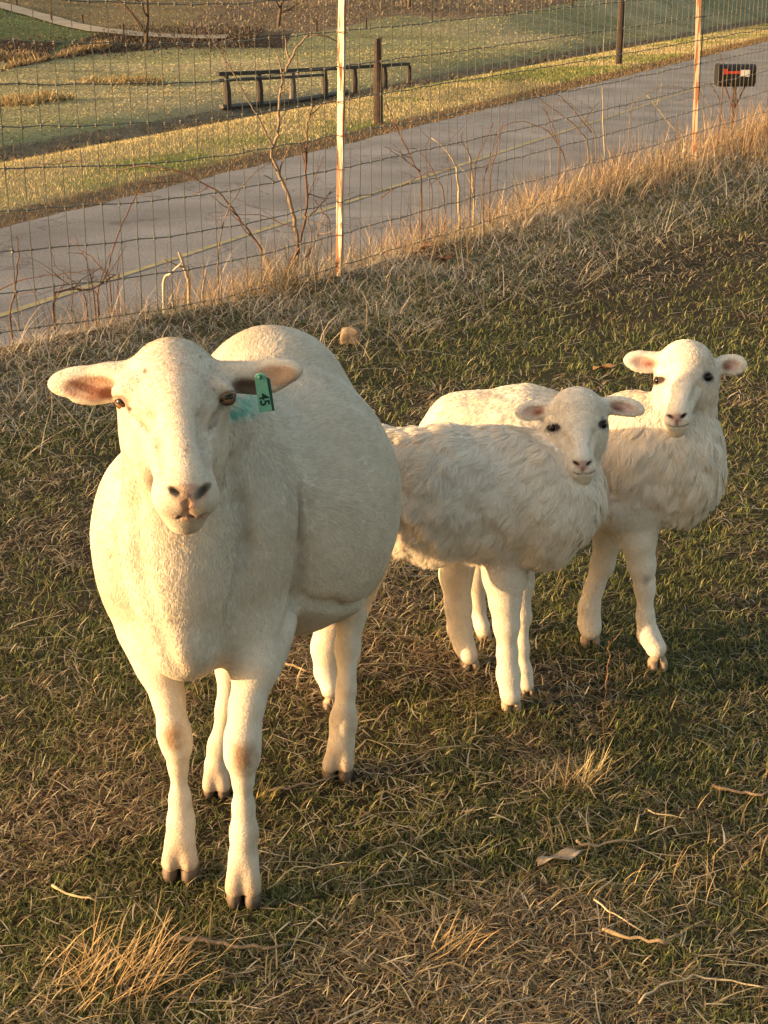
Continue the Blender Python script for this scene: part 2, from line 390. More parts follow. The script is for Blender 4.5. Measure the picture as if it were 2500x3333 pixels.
# ---------------------------------------------------------------- ewe
def build_ewe():
    root = empty('ewe', (-.25, 2.35, ground(-.25, 2.35)), 'large cream adult sheep facing the camera, green tag in one ear', 'sheep')
    B = np.array([.12, .8, -.35])     # hair flow over the trunk: back and down
    pr = [
        # trunk
        Prim('cone', P(432, 1120, 2.38), P(596, 1035, 2.58), .160, .205, k=.06, fur=.015, flow=B),
        K((592, 1040, 2.58, 250), (592, 925, 2.70, 180), k=.06, fur=.016, flow=B),
        E(594, 1140, 2.53, 236, 232, .22, k=.07, fur=.013, flow=B),
        E(592, 812, 2.74, 128, 100, .12, k=.05, fur=.014, flow=B),
        E(500, 960, 2.42, 110, 120, .14, k=.06, fur=.014, flow=(.2, .5, -.3)),
        # shoulders, chest
        E(308, 1150, 2.40, 98, 172, .13, k=.045, fur=.011, flow=(-.25, .3, -.8), tilt=-4),
        E(543, 1160, 2.335, 92, 205, .12, k=.03, fur=.011, flow=(.3, .35, -.8), tilt=-3),
        E(400, 1225, 2.235, 126, 180, .125, k=.035, fur=.010, flow=(.05, -.1, -1)),
        E(404, 1385, 2.205, 82, 84, .10, k=.03, fur=.008, flow=(0, .3, -1)),
        # neck
        K((372, 905, 2.22, 108), (395, 1120, 2.24, 128), k=.05, fur=.010, flow=(.05, 0, -1)),
        K((450, 930, 2.30, 95), (470, 1060, 2.34, 150), k=.06, fur=.011, flow=(.1, .3, -.7)),
        E(560, 1390, 2.27, 62, 80, .07, k=.05, fur=.006),
        E(494, 1348, 2.27, 50, 75, .07, k=.04, fur=.006, flow=(0, .2, -1)),
        E(300, 1280, 2.37, 57, 100, .09, k=.05, fur=.008, flow=(-.1, .2, -1)),
        E(332, 1385, 2.32, 46, 90, .07, k=.05, fur=.006),
        # haunch
        E(715, 1190, 2.62, 100, 140, .12, k=.06, fur=.011, flow=(.2, .2, -1)),
        E(500, 1230, 2.62, 90, 130, .12, k=.06, fur=.010, flow=(-.2, .2, -1)),
    ]
    legs = [
        chain([(318, 1365, 2.31, 56), (350, 1450, 2.27, 42), (364, 1510, 2.255, 32), (376, 1582, 2.24, 33), (383, 1614, 2.24, 28), (385, 1654, 2.25, 19), (389, 1726, 2.255, 21), (391, 1772, 2.255, 27), (389, 1812, 2.245, 31)], k=.022, fur=.0035),
        chain([(565, 1340, 2.30, 76), (552, 1440, 2.22, 47), (533, 1525, 2.19, 35), (524, 1595, 2.17, 36), (523, 1636, 2.165, 34), (525, 1685, 2.17, 20), (526, 1742, 2.175, 21), (527, 1795, 2.175, 27), (526, 1845, 2.17, 31)], k=.022, fur=.0035),
        chain([(505, 1300, 2.62, 62), (497, 1440, 2.56, 30), (489, 1530, 2.53, 21), (474, 1610, 2.52, 23), (467, 1648, 2.515, 25)], k=.02, fur=.0035),
        chain([(735, 1230, 2.66, 70), (757, 1330, 2.68, 32), (751, 1400, 2.655, 26), (748, 1486, 2.61, 20), (742, 1555, 2.59, 28), (738, 1602, 2.58, 30)], k=.02, fur=.004),
    ]
    for L in legs:
        for q_ in L: q_.ra -= .0012; q_.rb -= .0012; q_.fur = min(q_.fur, .0026)
        pr += L
    for (x0, y0, f0_, x1, y1, f1_, r_) in ((389, 1815, 2.243, 388, 1862, 2.228, 22), (526, 1850, 2.167, 525, 1918, 2.150, 21.5), (467, 1652, 2.513, 467, 1697, 2.498, 17), (737, 1608, 2.578, 730, 1652, 2.563, 19)):
        for sg in (-1, 1): pr.append(K((x0+sg*r_*.45, y0, f0_, r_), (x1+sg*r_*.88, y1, f1_, r_*.98), k=.010, fur=.0025))
    # head
    F = .0045; dn = (0.05, 0, -1)
    pr += [
        E(378, 838, 2.17, 98, 92, .080, k=.02, fur=.006, flow=(0, -.3, 1)),
        E(372, 790, 2.18, 62, 48, .05, k=.04, fur=.007, flow=(0, -.2, 1)),
        E(376, 872, 2.14, 116, 52, .060, k=.035, fur=F, flow=dn),
        K((378, 880, 2.13, 96), (397, 1035, 2.04, 60), k=.03, fur=F, flow=dn),
        E(325, 955, 2.16, 62, 98, .068, k=.03, fur=F, flow=(-.1, 0, -1), tilt=7),
        E(432, 955, 2.16, 58, 98, .068, k=.03, fur=F, flow=(.1, 0, -1), tilt=-2),
        K((382, 860, 2.085, 40), (404, 1030, 2.005, 36), k=.035, fur=F, flow=dn),
        E(401, 1068, 2.01, 62, 46, .048, k=.028, fur=.003, flow=(0, 0, -1)),
        E(360, 1078, 2.005, 24, 30, .026, k=.02, fur=.002), E(440, 1078, 2.005, 24, 30, .026, k=.02, fur=.002),
        E(400, 1112, 2.03, 46, 34, .040, k=.022, fur=.002),
        E(400, 1132, 2.035, 34, 22, .03, k=.012, fur=.003),
        # brows over the eyes
        E(272, 840, 2.118, 30, 16, .022, k=.025, fur=F, tilt=18), E(484, 838, 2.122, 28, 15, .020, k=.02, fur=F, tilt=-25),
        # ears
        E(250, 812, 2.17, 48, 30, .024, k=.03, fur=.004, flow=(-1, 0, 0)),
        E(182, 826, 2.165, 80, 37, .013, k=.016, fur=.0035, flow=(-1, 0, -.1), tilt=3),
        E(205, 852, 2.162, 58, 23, .011, k=.010, fur=.003, flow=(-1, 0, -.2), tilt=4),
        E(508, 808, 2.17, 45, 28, .026, k=.03, fur=.004, flow=(1, 0, 0)),
        E(580, 808, 2.165, 76, 33, .014, k=.016, fur=.004, flow=(1, 0, .1), tilt=8),
        E(560, 828, 2.165, 52, 24, .012, k=.014, fur=.004, flow=(1, 0, 0), tilt=2),
        # carved: ear hollows
        E(146, 870, 2.165, 9, 9, .03, k=.006, sub=True),
        E(192, 836, 2.141, 62, 23, .018, k=.008, sub=True, tilt=4),
        E(236, 846, 2.138, 24, 16, .024, k=.008, sub=True, tilt=10),
        E(594, 812, 2.140, 50, 23, .018, k=.010, sub=True, tilt=10),
        E(535, 836, 2.138, 32, 14, .024, k=.010, sub=True, tilt=2),
        # tear groove
    ]
    EY = []
    for (x, y, tl) in ((266, 868, -14), (492, 859, 20)):
        f = surf_f(pr, x, y, 1.9, 2.3); EY.append((x, y, f, tl))
    LX, RX = surf_f(pr, 380, 1062, 1.85, 2.2), surf_f(pr, 436, 1060, 1.85, 2.2); MX = surf_f(pr, 404, 1112, 1.85, 2.2)
    extra = groove(pr, [(284, 885), (303, 905), (320, 930)], 5, k=.012)+groove(pr, [(478, 880), (466, 905), (452, 930)], 5, k=.012)
    extra += groove(pr, [(330, 905), (345, 960), (352, 1010)], 9, k=.02, out=.7)+groove(pr, [(432, 905), (438, 960), (446, 1010)], 9, k=.02, out=.7)
    extra += groove(pr, [(634, 1070), (641, 1180), (641, 1290), (614, 1385)], 10, k=.026, out=1.2, f0=2.1)
    extra += groove(pr, [(500, 1000), (517, 1090), (528, 1180), (512, 1290)], 10, k=.028, out=1.22, f0=2.0)+groove(pr, [(272, 1010), (286, 1100), (296, 1200), (312, 1300)], 9, k=.028, out=1.22, f0=2.0)
    extra += groove(pr, [(645, 1292), (720, 1306), (790, 1288)], 7, k=.020, out=1.5, f0=2.2)
    extra += groove(pr, [(318, 1310), (345, 1390), (380, 1455)], 9, k=.024, out=1.1, f0=2.0)
    for (x, y, f, tl) in EY: extra.append(E(x, y, f, 20, 10, .011, k=.005, sub=True, tilt=tl))
    extra += [E(378, 1061, LX, 15, 5, .014, k=.004, sub=True, tilt=-30), E(438, 1059, RX, 17, 5.5, .014, k=.004, sub=True, tilt=50),
              K((404, 1080, MX-.012, 2.4), (404, 1108, MX-.001, 2.4), k=.005, sub=True)]
    extra += groove(pr, [(404, 1111), (385, 1117), (366, 1114)], 2.2, k=.004, f0=1.9, out=.3)+groove(pr, [(404, 1111), (424, 1116), (442, 1110)], 2.2, k=.004, f0=1.9, out=.3)
    pr += extra
    hd = P(385, 930, 2.1)
    co, q = surface(pr, (hd-np.array([.24, .13, .17]), hd+np.array([.24, .11, .17])), fine=.0028, coarse=.0068)
    co = relax(co, q, 2, .5); nor = vnormals(co, q); flow, fur, D = attrs(co, pr)
    # large soft folds and muscle in the coat
    nz = (fbm(co*np.array([1, 1, .6]), 9, 40)-.5)*.010*np.clip((fur-.007)/.005, 0, 1); co = co+nor*nz[:, None]; nor = vnormals(co, q)
    # colour of hair and skin
    col = np.tile(CREAM, (len(co), 1))*(.93+.12*fbm(co, 12, 2))[:, None]
    col = mixc(col, np.clip((fbm(co, 5, 60)-.45)*2, 0, .45), (.72, .62, .48))
    pink = (.50, .24, .17)
    m = nearE(co, 196, 838, 2.15, 72, 30, .07, .45); col = mixc(col, np.clip(m*1.5, 0, .9)*(.6+.6*fbm(co, 80, 4)).clip(0, 1), (.38, .20, .13)); fur = fur*(1-.8*m)
    m = nearE(co, 196, 842, 2.15, 60, 12, .08, .7, tilt=-20); col = mixc(col, np.clip(m*1.6, 0, .85), (.20, .085, .05))
    m = nearE(co, 226, 848, 2.15, 40, 17, .08, .6); col = mixc(col, m*.85, (.20, .075, .04))
    m = nearE(co, 210, 862, 2.16, 26, 12, .08); col = mixc(col, m*.5, (.30, .13, .08))
    m = nearE(co, 596, 812, 2.15, 56, 27, .08, .5); col = mixc(col, np.clip(m*1.5, 0, .9)*(.6+.6*fbm(co, 80, 4)).clip(0, 1), (.47, .26, .15)); fur = fur*(1-.6*m)
    m = nearE(co, 538, 836, 2.15, 46, 22, .08); col = mixc(col, m*.9, (.16, .09, .06))
    # nose leather and lips
    m = nearE(co, 406, 1066, LX, 50, 26, .06, .5); col = mixc(col, np.clip(m*1.3, 0, .85), (.44, .22, .15)); fur = fur*(1-m)
    m = nearE(co, 390, 1067, LX, 28, 12, .05, .6, tilt=-20); col = mixc(col, np.clip(m*1.9, 0, .94), (.07, .05, .05))
    m = nearE(co, 438, 1060, RX, 27, 11, .05, .5, tilt=50); col = mixc(col, np.clip(m*2, 0, 1), (.03, .018, .018))
    m = nearE(co, 378, 1061, LX, 23, 10, .05, .5, tilt=-30); col = mixc(col, np.clip(m*2, 0, 1), (.03, .018, .018))
    m = nearE(co, 406, 1094, MX, 24, 26, .06, .6); col = mixc(col, m*.85, (.56, .27, .17)); fur = fur*(1-m)
    m = nearE(co, 404, 1118, MX, 48, 16, .06, .7); col = mixc(col, m*.8, (.50, .27, .18)); fur = fur*(1-.8*m)
    m = linemask(co, pr, [(366, 1112), (384, 1118), (404, 1114), (424, 1117), (443, 1108)], 2.2, 1.9, 2.2); col = mixc(col, m*.9, (.11, .045, .035)); fur = fur*(1-m)
    m = linemask(co, pr, [(405, 1078), (404, 1112)], 1.5, 1.9, 2.2); col = mixc(col, m*.7, (.20, .08, .06))
    m = linemask(co, pr, [(282, 884), (300, 905), (318, 932)], 3, 1.9, 2.3, .005); col = mixc(col, m*.6, (.42, .24, .16))
    m = linemask(co, pr, [(480, 880), (466, 902), (456, 925)], 3, 1.9, 2.3, .005); col = mixc(col, m*.65, (.20, .14, .12))
    for (x, y, r) in ((330, 900, 40), (440, 900, 34), (350, 985, 30), (300, 960, 26), (455, 1000, 22), (375, 800, 60)):
        m = nearE(co, x, y, 2.08, r, r*1.3, .12, .9)*np.clip((fbm(co, 40, 90)-.3)*2, 0, 1); col = mixc(col, m*.5, (.60, .38, .24))
    m = nearE(co, 450, 830, 2.1, 34, 60, .1, .9)*np.clip((fbm(co, 55, 91)-.35)*3, 0, 1); col = mixc(col, m*.35, (.30, .24, .18))
    # eye rims, tear marks
    for (x, y, f, tl) in EY:
        m = nearE(co, x, y, f, 27, 17, .06, .4, tilt=tl); col = mixc(col, m*.85, (.22, .12, .085)); fur = fur*(1-m)
    m = nearE(co, 310, 915, 2.07, 9, 26, .08, .6, tilt=38); col = mixc(col, m*.6, (.50, .28, .18))
    m = nearE(co, 458, 912, 2.07, 8, 26, .08, .6, tilt=-32); col = mixc(col, m*.6, (.20, .14, .12))
    # scratches and specks of mud on the face, knees stained
    rs_ = np.random.default_rng(3)
    sp_ = tuple((rs_.uniform(290, 470), rs_.uniform(760, 1040), rs_.uniform(2, 3.6)) for _ in range(16))+tuple((rs_.uniform(345, 455), rs_.uniform(1085, 1140), 2.5) for _ in range(14))
    for (x, y, r) in sp_+((318, 803, 7), (415, 976, 5), (417, 966, 4), (414, 988, 4), (411, 950, 3), (440, 748, 5), (118, 800, 4), (455, 762, 4), (493, 1212, 4)):
        m = nearE(co, x, y, 2.07 if y > 900 else 2.12, r, r*1.1, .12, .5); col = mixc(col, np.clip(m*1.8, 0, .6), (.20, .13, .10))
    m = nearE(co, 369, 1596, 2.2, 34, 44, .14, .95)*(.1+1.6*fbm(co, 70, 5)); col = mixc(col, np.clip(m*1.3, 0, .85), (.33, .18, .07))
    m = nearE(co, 526, 1642, 2.13, 40, 50, .14, .95)*(.1+1.6*fbm(co, 70, 6)); col = mixc(col, np.clip(m*1.3, 0, .85), (.26, .14, .06))
    low = np.clip((.42-co[:, 2])/.3, 0, 1)*np.clip((fbm(co, 28, 66)-.48)*4, 0, 1); col = mixc(col, low*.35, (.40, .28, .17))
    blot = np.clip((fbm(co, 16, 68)-.52)*4, 0, 1); col = mixc(col, blot*.34, (.50, .40, .28))
    # hair darkens into the hooves
    for (x, y, f) in ((388, 1872, 2.235), (525, 1925, 2.155), (467, 1706, 2.505), (729, 1664, 2.565)):
        c = P(x, y, f); m = near(co, c, .065, .8); col = mixc(col, m*.8, (.34, .23, .15))
    # green marking paint on the withers
    m = nearE(co, 528, 890, 2.45, 56, 42, .4, .6)*np.clip((fbm(co, 38, 77)-.28)*5, 0, 1); col = mixc(col, m*.9, (.16, .58, .46))
    m = nearE(co, 530, 910, 2.45, 44, 20, .4, .6)*np.clip((fbm(co, 60, 70)-.35)*5, 0, 1); col = mixc(col, m*.95, (.05, .42, .34))
    body = mesh_np('body', co, q, None, M_SKIN, np.clip(col, 0, 1), True, root)
    fl = fleece('coat', co, q, nor, flow, fur, col, 400000, M_FUR, root, width=.00052, lift=.25, clump=.38, clump_n=14000, wave=.004, segs=2, roll=.30, vary=.095, wild=.9)
    f0 = np.array([-.08, -1, 0])
    for (x, y, f, s) in ((388, 1893, 2.225, 46), (526, 1953, 2.145, 45), (468, 1725, 2.495, 35), (729, 1683, 2.56, 40)):
        c = P(x, y, f); c = np.array([c[0], c[1]+.02, ground(c[0], c[1])+.003]); hoof('hoof', c, f0, pxm(s, y, f)*.92, M_HOOF, root, 1.0)
    M_LID = mat('eyelid', rough=.6, noise=.2, nscale=150)
    for (x, y, f, tl), lk in zip(EY, ((-.2, -1, .3), (.3, -1, .3))):
        cen = P(x, y, f+.0085); lk = nrm(lk); eyeball('eye', cen, .0125, lk, M_EYE, root, iris=(.26, .13, .04))
        vw = nrm(np.array([0, 0, CAMH])-cen); xx = nrm(np.cross(vw, (0, 0, 1))); xx = xx if xx[0] > 0 else -xx; yy = np.cross(vw, xx); yy = yy if yy[2] > 0 else -yy; a = math.radians(tl)
        for up, rr, cc in ((1, .0024, (.40, .28, .19)), (-1, .0018, (.16, .09, .07))):
            pts = []; T = np.linspace(-1, 1, 13)
            for t in T:
                px, py = .0132*math.sin(t*1.3), up*.0062*math.cos(t*1.5)
                px, py = px*math.cos(a)-py*math.sin(a), px*math.sin(a)+py*math.cos(a)
                pts.append(cen+xx*px+yy*py+vw*math.sqrt(max(1e-6, .0134**2-px*px-py*py)))
            b = MB(); b.tube(pts, [rr*(.4+.6*math.cos(t*1.3)) for t in T], 8, cc); b.build('eyelid', M_LID, root, smooth=True)
    # ear tag with its number
    M_TAG = mat('tag_plastic', (.16, .42, .32), .4, vcol=False, noise=.15, nscale=60)
    M_TAGD = mat('tag_back_plastic', (.04, .13, .11), .4, vcol=False)
    M_INK = mat('ink', (.01, .03, .025), .6, vcol=False)
    def tagpanel(name, xa, ya, xb, yb, wpx, f, m, thick=.0018, extra=None):
        a, b = P(xa, ya, f), P(xb, yb, f+.004); ax = nrm(b-a); nrmv = nrm(np.array([.12, -1, .2])-ax*(np.array([.12, -1, .2])@ax)); sd_ = np.cross(ax, nrmv)
        R = np.stack([sd_, nrmv, ax], 1); L = np.linalg.norm(b-a); wd = pxm(wpx, ya, f); pts = []
        n = 10
        for i in range(n+1): t = math.pi*i/n; pts.append((wd/2*math.cos(t), -L/2-wd/2*math.sin(t)*.8+wd*.4))
        pts += [(-wd/2*1.15, L/2), (wd/2*1.15, L/2)]
        vs = [R@np.array([x, s*thick/2, y])+(a+b)/2 for s in (1, -1) for x, y in pts]; k = len(pts)
        fs = [tuple(range(k)), tuple(range(2*k-1, k-1, -1))]+[(i, i+k, (i+1) % k+k, (i+1) % k) for i in range(k)]
        mb = MB(); mb.add(vs, fs); return mb, R, (a+b)/2, L, wd
    mb, R, cc, L, wd = tagpanel('t', 561, 806, 574, 889, 25, 2.108, M_TAG); et = mb.build('ear_tag', M_TAG, root)
    mb2, *_ = tagpanel('t', 574, 815, 583, 888, 18, 2.114, M_TAGD); mb2.build('ear_tag_back', M_TAGD, et)
    tx = bpy.data.curves.new('tagtext', 'FONT'); tx.body = '45'; tx.size = .0195; tx.align_x = 'CENTER'; tx.align_y = 'CENTER'; tx.extrude = .0002; tx.offset = .0004
    to = bpy.data.objects.new('tagtext', tx); C.objects.link(to); dg = bpy.context.evaluated_depsgraph_get(); dg.update()
    me = bpy.data.meshes.new_from_object(to.evaluated_get(dg)); bpy.data.objects.remove(to); me.materials.clear(); me.materials.append(M_INK)
    no = bpy.data.objects.new('tag_number', me); C.objects.link(no); no.parent = et
    # text runs down the tag: baseline direction = +axis (downwards), glyph up = to the right in the picture
    tx_dir = R[:, 2]; nout = R[:, 1] if R[1, 1] < 0 else -R[:, 1]; upg = np.cross(nout, tx_dir)
    MW = Matrix(np.vstack([np.c_[np.stack([tx_dir, upg, nout], 1), cc+tx_dir*.011+nout*.0013], [0, 0, 0, 1]]).tolist())
    et.matrix_parent_inverse = Matrix.Translation(root.location).inverted()
    no.matrix_parent_inverse = Matrix.Identity(4); no.matrix_local = MW
    mbs = MB(); a = P(561, 814, 2.108); nn = nout
    mbs.tube([a+nn*.0005, a+nn*.004], [.0034, .0026], 12); mbs.build('tag_stud', M_TAGD, et, smooth=True)
    # white horn edge
    return root

# ---------------------------------------------------------------- lambs
def build_lamb(label, head, earL, earR, legs, trunk, hooves, extra_col=None, yaw=0, hl=(0, -1, 0), n=150000, neckflow=(0, -.1, -1), box=None):
    c0 = P(*head); root = empty('lamb', (c0[0], c0[1]+.1, ground(c0[0], c0[1]+.1)), label, 'lamb', 'woolly white lambs')
    hx, hy, hf = head; S = hf/2.9     # head centre pixel (between the eyes)
    def H(x, y, d, rx, ry, rd, **k): return E(hx+x, hy+y, hf+d, rx, ry, rd, **k)
    def HK(a, b, **k): return K((hx+a[0], hy+a[1], hf+a[2], a[3]), (hx+b[0], hy+b[1], hf+b[2], b[3]), **k)
    s = yaw                            # sideways shift of the muzzle in px (negative: looks left)
    F = .006; dn = (.03*s, 0, -1)
    pr = list(trunk)
    for L in legs: pr += chain([(p_[0], p_[1], p_[2], p_[3]-(4 if p_[1] > L[1][1] else 0)) for p_ in L[:-1]]+[(L[-1][0], L[-1][1]-9, L[-1][2], L[-1][3]-3)], k=.02, fur=.004)
    pr += [
        H(0, -28, .045, 60, 56, .062, k=.02, fur=.009, flow=(0, -.2, 1)),
        H(-s*.2, 0, .05, 64, 50, .058, k=.02, fur=.008, flow=dn),
        H(-36, 24, .05, 28, 44, .045, k=.025, fur=.010, flow=(-.3, 0, -1)), H(34, 24, .05, 28, 44, .045, k=.025, fur=.010, flow=(.3, 0, -1)),
        HK((s*.1, 5, .015, 40), (s*.8, 78, -.045, 24), k=.025, fur=.005, flow=dn),
        HK((s*.2, 0, -.005, 24), (s*.8, 70, -.062, 17), k=.02, fur=.004, flow=dn),
        H(s, 90, -.05, 27, 21, .026, k=.015, fur=.003, flow=(0, 0, -1)),
        H(s-11, 96, -.058, 12, 13, .013, k=.01, fur=.002), H(s+11, 96, -.058, 12, 13, .013, k=.01, fur=.002),
        H(s, 111, -.044, 19, 12, .020, k=.010, fur=.003),
    ]
    for (cx, cy, rx, ry, tl, sg) in (earL+(-1,), earR+(1,)):
        pr += [E(cx, cy, hf+.05, rx, ry, .009, k=.012, fur=.005, flow=(sg, 0, -.1), tilt=tl),
               E(cx-sg*rx*.75, cy-2, hf+.052, rx*.45, ry*.55, .016, k=.02, fur=.006, flow=(sg, 0, 0), tilt=tl),
               E(cx-sg*rx*.08, cy+ry*.1, hf+.032, rx*.72, ry*.6, .016, k=.006, sub=True, tilt=tl)]
    EY = []
    for (x, y) in ((hx-54+s*.25, hy+4), (hx+52+s*.25, hy-3)): EY.append((x, y, surf_f(pr, x, y, hf-.25, hf+.2)))
    NF = surf_f(pr, hx+s, hy+84, hf-.25, hf+.1)
    ex_ = [E(x, y, f, 11.5, 7.5, .008, k=.004, sub=True, tilt=(-12 if x < hx else 12)) for x, y, f in EY]
    ex_ += [H(s-15, 79, 0, 1, 1, 1)]; ex_.pop()
    ex_ += [E(hx+s+g_*14, hy+80, NF, 8, 3.6, .010, k=.003, sub=True, tilt=-g_*-38) for g_ in (-1, 1)]
    ex_ += groove(pr, [(hx+s, hy+92), (hx+s, hy+103)], 1.6, k=.003, f0=hf-.25, f1=hf+.1, out=.2)
    ex_ += groove(pr, [(hx+s-22, hy+101), (hx+s-10, hy+105), (hx+s, hy+104), (hx+s+12, hy+104), (hx+s+25, hy+97)], 2.2, k=.003, f0=hf-.25, f1=hf+.1, out=.15)
    ex_ += groove(pr, [(hx-34+s*.4, hy+22), (hx-24+s*.6, hy+50)], 6, k=.015, f0=hf-.25, f1=hf+.1, out=.7)+groove(pr, [(hx+34+s*.4, hy+18), (hx+26+s*.6, hy+48)], 6, k=.015, f0=hf-.25, f1=hf+.1, out=.7)
    pr += ex_
    hd = P(hx, hy+25, hf)
    co, q = surface(pr, (hd-np.array([.15, .1, .12]), hd+np.array([.15, .12, .11])), fine=.0030, coarse=.0062)
    co = relax(co, q, 2, .5); nor = vnormals(co, q); flow, fur, D = attrs(co, pr, .010)
    nz = (fbm(co, 22, 40)-.5)*.014*np.clip((fur-.012)/.01, 0, 1); co = co+nor*nz[:, None]; nor = vnormals(co, q)
    col = np.tile(np.array([.92, .85, .74]), (len(co), 1))*(.94+.10*fbm(co, 14, 2))[:, None]
    base = col.copy()
    m = np.clip((fbm(co, 9, 61)-.45)*2, 0, .4)*np.clip((fur-.010)/.01, 0, 1); col = mixc(col, m, (.84, .72, .54))
    for (cx, cy, rx, ry, tl, sg) in (earL+(-1,), earR+(1,)):
        m = nearE(co, cx-sg*rx*.08, cy+ry*.1, hf+.035, rx*.85, ry*.72, .05, .45, tl); col = mixc(col, m*.75, (.55, .31, .24)); fur = fur*(1-.8*m)
        m = nearE(co, cx-sg*rx*.35, cy+ry*.2, hf+.038, rx*.5, ry*.45, .05, .8, tl); col = mixc(col, m*.95, (.22, .07, .045))
    m = nearE(co, hx+s, hy+85, NF, 20, 13, .05, .5); col = mixc(col, m*.8, (.46, .27, .23)); fur = fur*(1-m)
    m = nearE(co, hx+s, hy+93, NF, 8, 10, .05, .5); col = mixc(col, m*.8, (.46, .25, .22)); fur = fur*(1-m)
    for sg in (-1, 1):
        m = nearE(co, hx+s+sg*14, hy+80, NF, 12, 5.5, .05, .5, 38*sg); col = mixc(col, m, (.04, .02, .02)); fur = fur*(1-m)
    m = linemask(co, pr, [(hx+s-20, hy+100), (hx+s-9, hy+105), (hx+s, hy+104), (hx+s+12, hy+104), (hx+s+26, hy+97)], 1.3, hf-.25, hf+.1, .002); col = mixc(col, m*.9, (.09, .04, .035)); fur = fur*(1-m)
    m = linemask(co, pr, [(hx+s, hy+88), (hx+s, hy+104)], 1, hf-.25, hf+.1, .002); col = mixc(col, m*.6, (.2, .09, .08))
    for (x, y, f) in EY:
        m = nearE(co, x, y, f, 19, 13, .06, .35); col = mixc(col, m, (.035, .02, .018)); fur = fur*(1-m)
    for (x, y, f, r) in (extra_col or []):
        m = nearE(co, x, y, f, r, r*.8, .04, .7)*np.clip((fbm(co, 60, 7)-.3)*3, 0, 1); col = mixc(col, m*.6, (.30, .22, .15))
    for (x, y, f, sz) in hooves:
        c = P(x, y-10, f); m = near(co, c, .035, .7); col = mixc(col, m*.25, (.55, .40, .28))
    mesh_np('body', co, q, None, M_SKIN, np.clip(col, 0, 1), True, root)
    fleece('wool', co, q, nor, flow, fur, col, n, M_WOOL, root, width=.0006, lift=.27, clump=.60, clump_n=15000, wave=.020, segs=5, droop=.5, wild=.55, roll=.38, vary=.10)
    for (x, y, f), sg in zip(EY, (-1, 1)): eyeball('eye', P(x, y, f+.0062), .0092, (sg*.45+s*.01, -1, .15), M_EYE, root, iris=(.05, .03, .02), dark=True)
    for (x, y, f, sz) in hooves:
        c = P(x, y, f); c = np.array([c[0], c[1]+.012, ground(c[0], c[1])-.002]); hoof('hoof', c, (.1, -1, 0), pxm(sz, y, f), M_HOOF, root, 1.0, c1=(.34, .25, .17))
    return root
